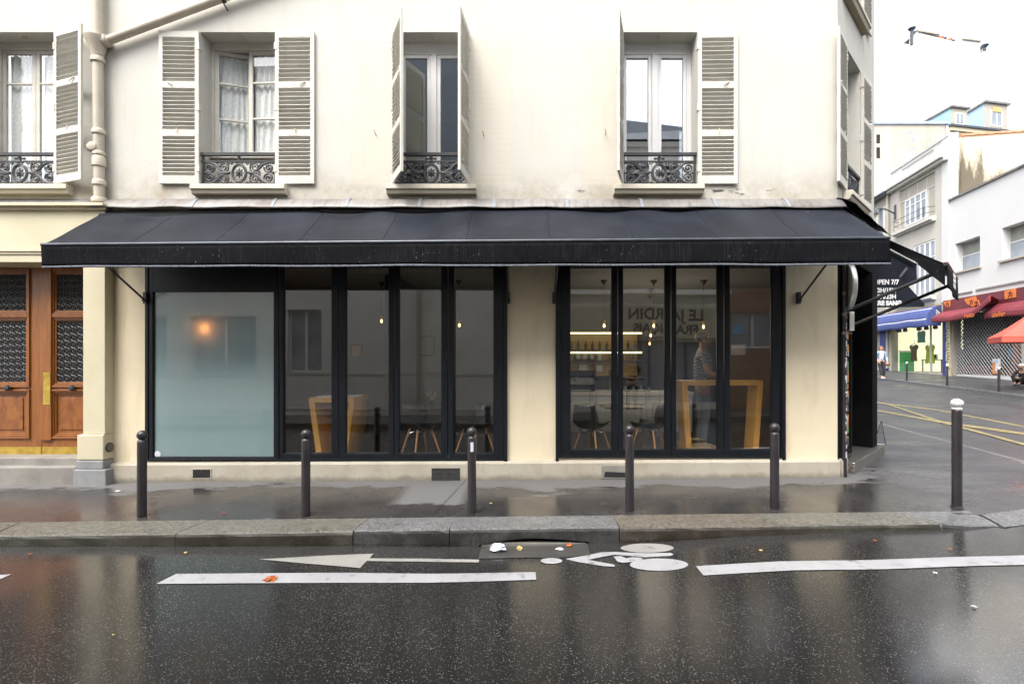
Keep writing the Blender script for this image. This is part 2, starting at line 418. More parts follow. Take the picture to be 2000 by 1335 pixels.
def mk_lace():
    t = NT('lace_net')
    f = t.noise(3.0, 2); vo = t.n.new('ShaderNodeTexVoronoi'); vo.inputs['Scale'].default_value = 60; t.t.links.new(t.mapped((1,1,.35)), vo.inputs['Vector'])
    g = t.rng(vo.outputs['Distance'], .25, .6, 0, 1)
    c = t.mix(t.math('MULTIPLY', g, .8), (.90,.90,.885), (.68,.705,.71))
    return t.fin(c, .9, 0, .1)
def mk_peel():
    t = NT('flaking_white_paint')
    c = t.ramp(t.noise(5, 6, .6), [(.3, (.60,.585,.535)), (.7, (.53,.51,.45))])
    c = t.mix(t.rng(t.noise(13, 8, .75), .60, .66, 0, .8), c, (.42,.36,.28))
    c = t.mix(t.rng(t.noise(3.3, 6, .7), .56, .72, 0, .5), c, (.50,.46,.39))
    t.bump(t.noise(38, 5, .7), .35, .004)
    return t.fin(c, .65, 0, .3)
def mk_gable():
    t = NT('stained_gable_render')
    c = t.ramp(t.noise(.35, 6, .6), [(.3, (0.476,0.4377,0.3782)), (.7, (0.408,0.374,0.3187))])
    st = t.noise(.9, 6, .7, t.mapped((1.3,1.3,.12)))
    c = t.mix(t.rng(st, .48, .72, 0, .7), c, (.35,.31,.25))
    g = t.n.new('ShaderNodeTexWave'); g.inputs['Scale'].default_value = .22; g.inputs['Distortion'].default_value = 26; g.inputs['Detail'].default_value = 3; t.t.links.new(t.co, g.inputs['Vector'])
    x, y, z = t.xyz()
    m = t.math('MULTIPLY', t.rng(g.outputs['Fac'], .93, .97, 0, 1), t.math('MULTIPLY', t.rng(z, 13.5, 14.5, 0, 1), t.rng(t.noise(.35, 2), .48, .55, 0, 1)))
    c = t.mix(t.math('MULTIPLY', m, .5), c, (.33,.27,.42))
    return t.fin(c, .9, 0, .2)
def mk_stain():
    t = NT('mould_stained_render')
    x, y, z = t.xyz()
    c = t.ramp(t.noise(.8, 5, .6), [(.3, (.62,.56,.43)), (.7, (.55,.49,.37))])
    st = t.noise(1.3, 6, .7, t.mapped((1.2,1.2,.22)))
    h = t.math('ADD', t.rng(z, 14.0, 10.9, 0, .36), t.rng(x, 24.4, 28.5, .22, -.1))
    c = t.mix(t.rng(t.math('ADD', st, h), .74, .92, 0, .92), c, (.085,.07,.05))
    return t.fin(c, .9, 0, .2)
def mk_zinc():
    t = NT('weathered_zinc')
    c = t.ramp(t.noise(1.8, 7, .65), [(.3, (.26,.255,.245)), (.55, (.20,.19,.18)), (.75, (.125,.113,.10))])
    c = t.mix(t.rng(t.noise(3, 6, .7, t.mapped((7,1,1))), .48, .68, 0, .75), c, (.11,.085,.065))
    return t.fin(c, .5, .25, .5)
def mk_sill():
    t = NT('weathered_sill')
    x, y, z = t.xyz()
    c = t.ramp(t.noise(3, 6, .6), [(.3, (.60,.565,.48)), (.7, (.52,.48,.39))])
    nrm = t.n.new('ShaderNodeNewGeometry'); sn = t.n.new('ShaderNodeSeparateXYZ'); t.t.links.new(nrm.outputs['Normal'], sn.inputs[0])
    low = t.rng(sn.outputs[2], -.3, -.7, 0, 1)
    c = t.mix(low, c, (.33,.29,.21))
    t.bump(t.noise(30, 5, .7), .4, .008)
    return t.fin(c, .85, 0, .2)
def mk_check():
    t = NT('checked_cotton')
    v = t.n.new('ShaderNodeTexChecker'); v.inputs['Scale'].default_value = 42; v.inputs[1].default_value = (.03,.03,.035,1); v.inputs[2].default_value = (.55,.56,.58,1)
    t.t.links.new(t.mapped((1,1,1), (.3,.2,.5)), v.inputs['Vector'])
    return t.fin(v.outputs['Color'], .9, 0, .2)
def mk_sticker(name, cols, scale):
    t = NT(name)
    vo = t.n.new('ShaderNodeTexVoronoi'); vo.inputs['Scale'].default_value = scale; t.t.links.new(t.mapped((1,1,.55)), vo.inputs['Vector'])
    sep = t.n.new('ShaderNodeSeparateColor'); t.t.links.new(vo.outputs['Color'], sep.inputs[0])
    n = t.n.new('ShaderNodeValToRGB'); n.color_ramp.interpolation = 'CONSTANT'; e = n.color_ramp.elements
    while len(e) < len(cols): e.new(.5)
    for i, c in enumerate(cols): e[i].position = i/len(cols); e[i].color = (*c, 1)
    t.t.links.new(sep.outputs[0], n.inputs[0])
    return t.fin(n.outputs[0], .4, 0, .4)
def mk_plate():
    t = NT('chequer_plate')
    vo = t.n.new('ShaderNodeTexVoronoi'); vo.inputs['Scale'].default_value = 30; t.t.links.new(t.mapped((1,1,1.6), (0,0,.785)), vo.inputs['Vector'])
    t.bump(vo.outputs['Distance'], .9, .01)
    return t.fin(t.ramp(vo.outputs['Distance'], [(.2, (.33,.315,.28)), (.6, (.20,.19,.17))]), .38, .7, .5)
def mk_brick(name, a, b, mortar, sx=1.0):
    t = NT(name)
    x, y, z = t.xyz()
    cb = t.n.new('ShaderNodeCombineXYZ'); t.set(cb.inputs[0], t.math('ADD', x, y)); t.set(cb.inputs[1], z)
    br = t.n.new('ShaderNodeTexBrick'); t.t.links.new(cb.outputs[0], br.inputs['Vector'])
    t.set(br.inputs['Color1'], a); t.set(br.inputs['Color2'], b); t.set(br.inputs['Mortar'], mortar)
    br.inputs['Scale'].default_value = 4*sx; br.inputs['Mortar Size'].default_value = .012
    c = t.mix(t.rng(t.noise(.7, 5), .4, .7, 0, .35), br.outputs['Color'], tuple(k*.7 for k in a))
    return t.fin(c, .85, 0, .25)
def mk_drain():
    t = NT('worn_drain_iron')
    f = t.noise(4, 6, .7, t.mapped((1,14,1)))
    c = t.ramp(f, [(.3, (.035,.033,.031)), (.6, (.10,.095,.09)), (.75, (.22,.21,.2))])
    t.bump(f, .7, .01)
    return t.fin(c, .4, .3, .5)
M['upper'] = mk_wall_upper(); M['lower'] = mk_wall_lower()
M['porch'] = pm('porch_paint', (.58,.53,.38), (.53,.48,.335), 2, .7, bump=.15, bscale=30)
M['plinth'] = pm('plinth_stone', (0.4472,0.4128,0.3354), (0.3612,0.3268,0.258), 2.4, .85, bump=.45, bscale=30, dist=.008)
def mk_plinth():
    t = NT('plinth_render'); x, y, z = t.xyz()
    c = t.ramp(t.noise(1.8, 6, .62), [(.3, (.47,.435,.36)), (.7, (.37,.335,.265))])
    h = t.math('ADD', z, t.math('ADD', t.math('MULTIPLY', x, -.0069), t.math('MULTIPLY', t.noise(5, 6, .7), .16)))
    c = t.mix(t.rng(h, .10, .20, .75, 0, True), c, (.15,.135,.11))
    c = t.mix(t.rng(t.noise(3.4, 7, .72, t.mapped((1.4,1.4,.5))), .55, .70, 0, .45), c, (.27,.235,.18))
    t.bump(t.noise(26, 6, .65), .5, .010)
    return t.fin(c, .85, 0, .25)
M['plinth'] = mk_plinth()
M['greybase'] = pm('grey_plinth_paint', (0.272,0.276,0.28), (0.208,0.212,0.216), 4, .8, bump=.3, bscale=30)
M['stone'] = pm('worn_step_stone', (0.272,0.256,0.232), (0.192,0.18,0.16), 3, .6, bump=.5, bscale=26, dist=.008)
M['road'] = mk_asphalt('wet_asphalt'); M['sideroad'] = mk_asphalt_far(); M['pave'] = mk_pavement()
M['gr_grey'] = mk_granite('grey_granite', (.20,.203,.203), (.060,.060,.062), (.017,.0165,.015)); M['gr_brown'] = mk_granite('brown_granite', (.185,.165,.135), (.055,.047,.037), (.021,.016,.011)); M['gr_green'] = mk_granite('mossy_granite', (.185,.178,.152), (.057,.054,.043), (.021,.018,.011))
M['white_line'] = mk_paint('road_white', (0.376,0.376,0.388), .565); M['cream_line'] = mk_paint('road_cream', (0.32,0.312,0.288), .58); M['yellow_line'] = mk_paint('road_yellow', (0.32,0.256,0.092), .47)
M['awning'] = mk_awning(); M['valance'] = mk_valance()
M['hem'] = pm('frayed_hem', (.14,.155,.185), (.05,.055,.07), 60, .7, stretch=(1,1,.2))
M['alu'] = pm('pale_aluminium', (.085,.094,.11), (.06,.066,.076), 6, .35, metal=.6)
M['black'] = pm('black_lacquer', (.0085,.010,.0125), (.012,.0135,.016), 3, .28, .40, spec=.5)
M['blackm'] = pm('matt_black_metal', (.016,.016,.017), (.024,.024,.025), 5, .5)
M['anth'] = pm('anthracite_aluminium', (0.00684,0.009,0.01224), (0.00972,0.01188,0.01548), 3, .34, .42, spec=.32)
M['glass'] = glass('shop_glass', (.93,.94,.93), 4.4)
M['wglass'] = glass('window_glass', (.80,.84,.86), 8.0)
M['oldglass'] = glass('old_window_glass', (.97,.975,.97), 1.6, 0, .05)
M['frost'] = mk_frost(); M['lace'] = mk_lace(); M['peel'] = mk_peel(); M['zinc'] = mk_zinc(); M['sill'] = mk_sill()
M['pvc'] = pm('white_upvc', (0.578,0.578,0.578), (0.544,0.544,0.5355), 2, .35)
M['cream_wood'] = pm('cream_gloss_wood', (0.5355,0.5185,0.4675), (0.476,0.4505,0.391), 5, .5, bump=.1)
M['iron'] = pm('painted_cast_iron', (.022,.023,.027), (.038,.039,.044), 10, .45, .6, bump=.2, bscale=80)
M['bollard'] = pm('bollard_brown_paint', (0.02028,0.01716,0.0195), (0.03276,0.02886,0.0312), 4, .28, .42, bump=.08, bscale=90)
M['white_ball'] = pm('white_ball_paint', (.74,.73,.70), (.60,.58,.55), 9, .5)
M['pipe'] = pm('painted_pipe', (0.492,0.4428,0.3608), (0.4346,0.3854,0.3034), 5, .55, bump=.2, bscale=30)
M['door'] = mk_oak('varnished_oak', (.30,.112,.026), (.185,.062,.014), 2.2, (9,9,1), .42)
M['panel'] = mk_oak('figured_oak_panel', (.31,.115,.026), (.14,.044,.011), 3.2, (3,3,1.6), .38)
M['brass'] = pm('tarnished_brass', (.58,.40,.08), (.36,.24,.045), 7, .32, .5, metal=.75)
M['grille'] = pm('wrought_grille', (.022,.022,.023), (.045,.045,.045), 20, .4)
M['dark'] = pm('dark_recess', (.012,.012,.012), (.018,.018,.018), 3, .9)
M['table'] = mk_oak('orange_oak', (.72,.40,.10), (.62,.315,.07), 3, (16,16,2), .4)
M['leg'] = mk_oak('beech_leg', (.55,.31,.14), (.43,.225,.095), 4, (16,16,2), .45)
M['crate'] = mk_oak('weathered_crate', (.42,.33,.19), (.29,.215,.115), 4, (2,14,14), .8)
M['chrome'] = pm('wire_chrome', (.6,.6,.6), (.5,.5,.5), 5, .2, metal=.9)
M['seat'] = pm('black_moulded_seat', (.014,.014,.015), (.02,.02,.021), 5, .35)
M['iwall'] = pm('grey_concrete_wall', (.15,.148,.14), (.105,.103,.098), 1.2, .8, bump=.2, bscale=12)
M['iceil'] = pm('dark_ceiling', (.17,.175,.175), (.15,.155,.155), 1, .8)
M['ifloor'] = pm('dark_cafe_floor', (.040,.038,.036), (.055,.052,.049), 2, .35)
M['counter'] = pm('pale_counter_front', (.74,.79,.82), (.70,.75,.78), 1, .5)
M['stoolwhite'] = pm('pale_tube', (.55,.56,.55), (.48,.49,.48), 4, .4)
M['bottle'] = glass('bottle_glass', (.45,.55,.38), 1.2)
M['steel'] = pm('machine_steel', (.45,.45,.44), (.35,.35,.34), 4, .25, metal=.9)
M['bulb'] = emit('warm_filament', (1, .66, .30), 1.3)
M['bulbwall'] = emit('orange_lamp', (1, .36, .09), 25.0)
M['strip'] = emit('shelf_strip_light', (1, .83, .36), 1.0)
M['white'] = pm('white_paint', (.78,.78,.77), (.72,.72,.71), 3, .5)
M['paper'] = pm('white_paper', (.74,.76,.80), (.55,.58,.64), 18, .7, bump=.3, bscale=50)
M['skin'] = pm('skin', (.52,.31,.22), (.47,.27,.19), 6, .5)
M['hair_dark'] = pm('dark_hair', (.018,.013,.010), (.03,.02,.015), 30, .5); M['hair_brown'] = pm('brown_hair', (.16,.085,.04), (.10,.05,.025), 30, .5)
M['check'] = mk_check()
M['denim'] = pm('pale_denim', (.36,.50,.66), (.28,.41,.58), 8, .8); M['denim_grey'] = pm('grey_trouser', (.20,.23,.27), (.16,.19,.22), 6, .8)
M['blackcloth'] = pm('black_cloth', (.012,.012,.014), (.02,.02,.022), 6, .8); M['whitecloth'] = pm('white_cloth', (.76,.75,.74), (.68,.67,.66), 6, .8)
M['tan'] = pm('tan_leather', (.22,.13,.08), (.16,.09,.055), 6, .5)
M['blue'] = pm('blue_canvas', (.055,.080,.235), (.045,.065,.19), 3, .8); M['bluepaint'] = pm('blue_paint', (0.0255,0.0425,0.2295), (0.0204,0.034,0.1785), 3, .5)
M['red'] = pm('maroon_canvas', (.215,.032,.045), (.165,.024,.034), 2, .7); M['redpanel'] = pm('maroon_panel', (.15,.020,.030), (.125,.017,.026), 1, .5)
M['orange'] = pm('orange_plate', (.66,.19,.03), (.58,.16,.03), 3, .5); M['redtoldo'] = pm('coral_red_canvas', (.60,.09,.06), (.54,.075,.05), 2, .7)
M['matt_black'] = pm('dull_black_paint', (.008,.008,.009), (.012,.012,.013), 3, .9, spec=.1)
M['cleat'] = pm('zinc_cleat', (.30,.33,.37), (.24,.26,.29), 6, .4, metal=.3)
M['fwhite'] = pm('far_white_render', (0.6287,0.625,0.614), (0.5994,0.5957,0.5848), .5, .85, bump=.1, bscale=10); M['fcream'] = pm('far_cream_render', (0.4349,0.4101,0.3541), (0.3853,0.3603,0.3044), .6, .85)
M['fbrick'] = mk_brick('pale_glazed_brick', (0.561,0.5355,0.476), (0.51,0.4845,0.425), (0.425,0.3995,0.3485), 1.0)
M['brown_brick'] = mk_brick('brown_brick', (.30,.17,.10), (.24,.13,.08), (.30,.27,.23), 1.0)
M['gable'] = mk_gable(); M['stain'] = mk_stain()
M['tile'] = pm('clay_tile', (.55,.21,.11), (.42,.15,.08), 6, .8); M['slate'] = pm('slate_roof', (.07,.085,.105), (.05,.06,.075), 3, .5)
M['bluezinc'] = pm('blue_zinc_cladding', (.40,.50,.62), (.33,.43,.55), 1.2, .45, metal=.2); M['tealzinc'] = pm('teal_painted_cladding', (.24,.50,.50), (.40,.50,.60), .8, .5)
M['fwin'] = pm('far_glazing', (.30,.34,.38), (.20,.23,.27), 1.2, .08, spec=.8); M['shutgrey'] = pm('grey_roller_blind', (.30,.30,.27), (.25,.25,.22), 3, .6)
M['ochre'] = pm('ochre_board', (.60,.42,.18), (.52,.36,.15), 3, .6)
M['gatebar'] = pm('galvanised_lattice', (.34,.335,.33), (.26,.255,.25), 6, .4, metal=.4)
M['cream_glow'] = emit('glowing_shop_backdrop', (.76,.73,.52), .34)  # back wall glows by itself, shop lighting put into its colour
M['gdress'] = pm('lime_cotton', (.40,.50,.03), (.30,.40,.03), 9, .8); M['odress'] = pm('olive_cotton', (.13,.105,.035), (.09,.07,.02), 9, .8); M['gtop'] = pm('green_cotton', (.06,.30,.17), (.05,.24,.14), 9, .8)
M['green'] = pm('green_plastic', (.035,.42,.10), (.03,.34,.08), 3, .45)
M['sign_back'] = pm('sign_back_metal', (.24,.23,.195), (.19,.18,.15), 2, .35, metal=.6); M['sign_rim'] = pm('sign_rim_metal', (.62,.62,.61), (.55,.55,.54), 3, .35, metal=.5)
M['stk_white'] = mk_sticker('torn_white_sticker', [(.72,.72,.72), (.05,.05,.05), (.62,.62,.64), (.10,.09,.09), (.66,.5,.5)], 34)
M['stk_mix'] = mk_sticker('bright_window_decal', [(.55,.06,.04), (.75,.28,.03), (.10,.35,.06), (.65,.60,.55), (.05,.05,.05), (.70,.50,.05)], 15)
M['poster'] = mk_sticker('poster_print', [(.62,.62,.62), (.10,.14,.45), (.60,.25,.08), (.66,.66,.70), (.35,.50,.65)], 5)
M['blueposter'] = pm('blue_notice', (.04,.20,.48), (.06,.24,.52), 20, .5)
M['plate'] = mk_plate(); M['drain'] = mk_drain()
M['leaf'] = pm('dead_leaf', (.46,.13,.025), (.30,.075,.02), 30, .6); M['yleaf'] = pm('yellow_scrap', (.70,.55,.22), (.6,.45,.15), 30, .7)
M['plant'] = pm('pot_plant_green', (.035,.09,.025), (.06,.13,.04), 9, .6)
M['opp'] = pm('opposite_grey_render', (.74,.725,.68), (.64,.62,.58), .8, .85); M['opp2'] = pm('opposite_cream_render', (.78,.74,.64), (.70,.66,.56), .8, .85)
M['mould'] = pm('white_moulding', (0.612,0.6035,0.561), (0.544,0.5355,0.493), 2, .8)
M['lamp_glass'] = glass('lamp_bowl', (.8,.78,.62), 1.4, .1)
# ================================================================ main corner building
B = thing('corner_building', (0, .5, 0), 'cream rendered corner house with white louvred shutters above a black framed cafe front', 'building')
CH = Matrix.Translation((4.62, 0, 0)) @ Matrix.Rotation(math.radians(45), 4, 'Z')      # cut-off corner face
CL = 2.45
SD = frame((4.62+CL*.7071, CL*.7071, 0), (.1733, .9849, 0), (-.9849, .1733, 0))         # side street face
WT, WB = PZ(63), PZ(363)
WIN = [(-7.79, -6.68), (-4.60, -3.50), (-1.81, -.715), (1.505, 2.59)]
LEDGE = 4.02
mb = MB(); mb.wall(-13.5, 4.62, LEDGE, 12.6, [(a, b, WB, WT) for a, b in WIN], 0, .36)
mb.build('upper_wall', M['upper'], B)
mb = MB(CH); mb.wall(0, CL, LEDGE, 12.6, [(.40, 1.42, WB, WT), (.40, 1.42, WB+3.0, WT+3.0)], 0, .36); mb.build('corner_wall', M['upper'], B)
mb = MB(SD); mb.wall(0, 16, 0, 12.6, [], 0, .36); mb.build('side_wall', M['upper'], B)
# roof + closing of the top
mb = MB(); mb.prism([(-13.6,-.1,12.6), (4.7,-.1,12.6), (6.5,1.7,12.6), (9.2,17,12.6), (-13.6,17,12.6)], (0,0,.25)); mb.build('roof', M['zinc'], B)
# ---- ground floor walls
F1, F2 = (PX(286), PX(990)), (PX(1090), PX(1530))
FB1, FB2, FT = PZ(899), PZ(893), 3.62
mb = MB(); mb.wall(PX(207), 4.62, 0.0, LEDGE, [(F1[0], F1[1], FB1, FT), (F2[0], F2[1], FB2, FT)], 0, .34); mb.build('shop_wall', M['lower'], B)
# plinth with a sloped weathering
def plinth(x0, x1, ztop0, ztop1, Mx=None, zb=-.35):
    mb = MB(Mx); n = max(2, int(abs(x1-x0)/.3))
    for i in range(n):
        a, b = lerp(x0, x1, i/n), lerp(x0, x1, (i+1)/n); za, zb2 = lerp(ztop0, ztop1, i/n), lerp(ztop0, ztop1, (i+1)/n)
        prof = lambda x, z: [(x, -.0005, z+.012), (x, -.05, z-.004), (x, -.072, z-.03), (x, -.075, zb), (x, -.0005, zb)]
        A, Bq = prof(a, za), prof(b, zb2)
        va, vb = [mb.v(p) for p in A], [mb.v(p) for p in Bq]
        for k in range(5): mb.bm.faces.new((va[k], va[(k+1)%5], vb[(k+1)%5], vb[k]))
        if i == 0: mb.bm.faces.new(va)
        if i == n-1: mb.bm.faces.new(vb[::-1])
    bmesh.ops.remove_doubles(mb.bm, verts=mb.bm.verts, dist=1e-5)
    return mb
plinth(PX(190), 4.62, PZ(903), PZ(896)).build('plinth', M['plinth'], B, bevel=.012)
mb = plinth(0.0, .30, PZ(896), PZ(896), CH); mb.build('plinth', M['plinth'], B, bevel=.012)
# vents let into the plinth
def vent(px0, px1, py0, py1, kind):
    mb = MB(); a, b, c, d = PX(px0,-.08), PX(px1,-.08), PZ(py1,-.08), PZ(py0,-.08)
    t = .018
    mb.box(a, b, -.082, -.070, c, c+t); mb.box(a, b, -.082, -.070, d-t, d); mb.box(a, a+t, -.082, -.070, c+t, d-t); mb.box(b-t, b, -.082, -.070, c+t, d-t)
    o = mb.build('wall_vent', M['plinth'] if kind == 0 else M['blackm'], B)
    mb = MB(); mb.box(a+t, b-t, -.0785, -.0765, c+t, d-t); mb.build('recess', M['dark'], o)
    mb = MB(); n = 7 if kind == 0 else 16; w = (b-a-2*t)
    for i in range(n+1):
        x = a+t+w*i/n
        if kind == 0:
            mb.tube([(x, -.080, c+t), (min(x+w/n*1.5, b-t), -.080, d-t)], .004, 4); mb.tube([(x, -.0795, d-t), (min(x+w/n*1.5, b-t), -.0795, c+t)], .004, 4)
        else: mb.tube([(x, -.080, c+t), (x, -.080, d-t)], .0028, 4)
    if kind:
        for i in range(10): z = lerp(c+t, d-t, i/9); mb.tube([(a+t, -.080, z), (b-t, -.080, z)], .0028, 4)
    mb.build('mesh_grille', M['grille'], o)
vent(374, 413, 914, 935, 0); vent(843, 898, 914, 942, 1)
mb = MB(); a, b, c, d = PX(1175,-.08), PX(1225,-.08), PZ(934,-.08), PZ(909,-.08)
mb.box(a, b, -.081, -.072, c, d); o = mb.build('wall_vent', M['stone'], B); tag(o, 'broken vent patched with grey mortar')
mb = MB(); mb.prism([(a+.03,-.083,c+.02), (b-.01,-.083,c+.015), (b-.01,-.083,c+.085), (a+.05,-.083,c+.10)], (0,.0015,0)); mb.build('recess', M['dark'], o)
# string band + zinc flashing over the shopfront
def flash(x0, x1, zw, zl, proj, n, M0, sag=.012):
    mb = MB(M0)
    def f(u, v):
        x = lerp(x0, x1, u); k = v
        z = lerp(zw, zl, k**1.6)-sag*abs(math.sin(u*n*math.pi))*k+.004*math.sin(x*7.3)*k
        return (x, -.003-proj*k, z)
    mb.grid(f, n*6, 6); return mb, f
zwl, zfl = PZ(389), 3.885
mb, f = flash(PX(212), 4.62, zwl, zfl, .21, 10, None)
fo = mb.build('zinc_flashing', M['zinc'], B, smooth=True, thick=.006)
for px in (385, 540, 682, 822, 965, 1106, 1250, 1392, 1532):
    x = PX(px, -.06); mb = MB(); u = (x-PX(212))/(4.62-PX(212))
    pts = []
    for k in range(6):
        v = k/5; q = f(u, v); pts.append(q)
    for p, q in zip(pts, pts[1:]):
        mb.hexa([(p[0]-.022,p[1],p[2]+.004), (p[0]+.022,p[1],p[2]+.004), (q[0]+.022,q[1],q[2]+.004), (q[0]-.022,q[1],q[2]+.004), (p[0]-.022,p[1],p[2]+.016), (p[0]+.022,p[1],p[2]+.016), (q[0]+.022,q[1]-.002,q[2]+.016), (q[0]-.022,q[1]-.002,q[2]+.016)])
    mb.build('cleat', M['cleat'], fo)
mb = MB(); mb.prism([(PX(212),-.003,zwl), (PX(212),-.215,zfl), (PX(60),-.12,zfl+.05), (-13.4,-.10,zfl+.06), (-13.4,-.003,zwl+.02)], (0,0,-.012)); mb.build('zinc_flashing', M['zinc'], B)
mb, f = flash(-.08, CL+.15, zwl, 3.93, .24, 3, CH, .02); mb.build('zinc_flashing', M['blackm'], B, smooth=True, thick=.006)
mb = MB(); mb.box(PX(212)+.01, 4.60, -.19, -.004, 3.72, 3.80); mb.build('awning_box_board', M['black'], B)
mb = MB(); mb.box(PX(212)+.01, 4.60, -.10, -.004, 3.80, 3.90); mb.build('fascia_board', M['porch'], B)
# ---- sills
def sill(x0, x1, Mx=None, dz=0):
    mb = MB(Mx); n = 10; z1, z0 = WB-.008+dz, WB-.155+dz
    for i in range(n):
        a, b = lerp(x0, x1, i/n), lerp(x0, x1, (i+1)/n); r = lambda: random.uniform(-.008, .008)
    prof = [(.24, z1+.012), (-.13, z1-.004), (-.135, z1-.075), (-.115, z1-.082), (-.09, z0+.01), (-.002, z0), (-.002, z1-.02), (.24, z1-.02)]
    va = [mb.v((x0, y, z)) for y, z in prof]; vb = [mb.v((x1, y, z)) for y, z in prof]
    k = len(prof)
    for i in range(k): mb.bm.faces.new((va[i], va[(i+1)%k], vb[(i+1)%k], vb[i]))
    mb.bm.faces.new(va); mb.bm.faces.new(vb[::-1])
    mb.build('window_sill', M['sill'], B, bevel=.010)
for a, b in ((-7.95, PX(129,-.13)), (PX(370,-.13), PX(555,-.13)), (PX(753,-.13), PX(930,-.13)), (PX(1200,-.13), PX(1377,-.13))): sill(a, b)
# make sill fit: jambs cover its inner tail inside the opening only
sill(.28, 1.52, CH); sill(.26, 1.54, CH, 3.0)
# ---- windows
def rect_frame(mb, x0, x1, z0, z1, w, y0, y1, wb=None, wt=None):
    wb = w if wb is None else wb; wt = w if wt is None else wt
    mb.box(x0, x0+w, y0, y1, z0, z1); mb.box(x1-w, x1, y0, y1, z0, z1); mb.box(x0+w, x1-w, y0, y1, z0, z0+wb); mb.box(x0+w, x1-w, y0, y1, z1-wt, z1)
def window(x0, x1, z0, z1, kind, Mx=None, Yf=.255):
    Mx = Mx or Matrix(); xm = (x0+x1)/2
    fm = M['pvc'] if kind == 'pvc' else M['cream_wood']
    mb = MB(Mx)
    if kind == 'pvc':
        rect_frame(mb, x0, x1, z0, z1, .065, Yf, Yf+.09, .06, .17); mb.box(xm-.045, xm+.045, Yf-.012, Yf+.09, z0+.06, z1-.17)
        w = mb.build('window', fm, B, bevel=.004)
        for a, b in ((x0+.065, xm-.045), (xm+.045, x1-.065)):
            mb = MB(Mx); rect_frame(mb, a+.002, b-.002, z0+.062, z1-.172, .052, Yf+.006, Yf+.07); mb.build('casement', fm, w, bevel=.004)
            mb = MB(Mx); mb.box(a+.05, b-.05, Yf+.03, Yf+.036, z0+.11, z1-.22); mb.build('pane', M['wglass'], w)
            mb = MB(Mx); mb.box(a, b, Yf+.20, Yf+.21, z1-.33, z1-.05); mb.build('roller_blind', M['shutgrey'], w)
        mb = MB(Mx); mb.box(x0-.2, x1+.2, Yf+1.2, Yf+1.25, z0-.2, z1+.2); mb.build('room_back', M['iwall'], w)
        return
    zb = z0+(.54 if kind == 'ajar' else .06)
    rect_frame(mb, x0, x1, z0, z1, .05, Yf, Yf+.08, zb-z0, .10)
    if kind == 'ajar': mb.box(x0, x1, Yf-.05, Yf-.001, zb-.05, zb+.01)
    w = mb.build('window', fm, B, bevel=.004)
    def casement(xa, xb, ang, hinge):
        W = xb-xa; L = Matrix.Translation((hinge, Yf+.02, 0)) @ Matrix.Rotation(ang, 4, 'Z')
        s = 1 if hinge == xa else -1; X = lambda u: s*u
        L = Mx @ L; zt = z1-.10
        mb = MB(L); lo, hi = min(X(0), X(W)), max(X(0), X(W))
        rect_frame(mb, lo+.002, hi-.002, zb+.002, zt-.002, .055, 0, .04, .07)
        for zz in ((zb+(zt-zb)*.36, zb+(zt-zb)*.70) if kind == 'ajar' else (zb+(zt-zb)*.76,)): mb.box(lo+.057, hi-.057, .004, .036, zz-.014, zz+.014)
        c = mb.build('casement', fm, w, bevel=.003)
        mb = MB(L); mb.box(lo+.05, hi-.05, .018, .022, zb+.07, zt-.05); mb.build('pane', M['oldglass'], w)
        mb = MB(L); mb.grid(lambda u, v: (lerp(lo+.05, hi-.05, u), .075+.014*math.sin(u*31+2*math.sin(v*3+u*5)), lerp(zb+.05, zt-.04, v)), 60, 8); mb.build('curtain', M['lace'], w, smooth=True)
    a, b = x0+.05, x1-.05
    if kind == 'ajar': casement(a, xm, math.radians(17), a); casement(xm, b, math.radians(-2), b)
    else: casement(a, xm, 0, a); casement(xm, b, 0, b)
    mb = MB(Mx); mb.box(x0-.2, x1+.2, Yf+1.2, Yf+1.25, z0-.2, z1+.2); mb.build('room_back', M['iwall'], w)
window(*WIN[0], WB, WT, 'lace'); window(*WIN[1], WB, WT, 'ajar'); window(*WIN[2], WB, WT, 'pvc'); window(*WIN[3], WB, WT, 'pvc')
window(.40, 1.42, WB, WT, 'pvc', CH); window(.40, 1.42, WB+3, WT+3, 'pvc', CH)
# catch under each lintel
for a, b in WIN:
    mb = MB(); x = (a+b)/2; mb.box(x-.025, x+.025, .09, .13, WT-.03, WT); mb.build('shutter_catch', M['pipe'], B)
for px, py in ((735, 262), (945, 264), (1183, 261), (1003+930, 0)):
    if py == 0: continue
    mb = MB(); x, z = PX(px), PZ(py); mb.tube([(x, 0, z-.02), (x-.005, -.05, z-.005), (x-.012, -.055, z+.035)], .006, 6); mb.build('shutter_hook', M['tan'], B)
# ---- shutters
def shutter_mesh(flip, W=.565, seed=0):
    rnd = random.Random(seed); mb = MB(); Hh = WT-WB-.03; t = .017; s = -1 if flip else 1
    mb.box(0, .055, -t, t, 0, Hh); mb.box(W-.055, W, -t, t, 0, Hh)
    rails = [(0, .115), (Hh*.315, Hh*.315+.085), (Hh*.63, Hh*.63+.085), (Hh-.085, Hh)]
    for a, b in rails: mb.box(.055, W-.055, -t+.001, t-.001, a, b)
    for (a0, a), (b, b1) in zip(rails, rails[1:]):
        n = 10; g = (b-a)/n
        for i in range(n):
            z = a+g*(i+.5); R = Matrix.Translation((0, rnd.uniform(-.001,.001), z)) @ Matrix.Rotation(rnd.uniform(-.006,.006), 4, 'Y') @ Matrix.Rotation(s*math.radians(45+rnd.uniform(-4,4)), 4, 'X')
            mb.box(.052, W-.052, -.030, .030, -.0055, .0055, R)
    mb.bm.normal_update(); return mb
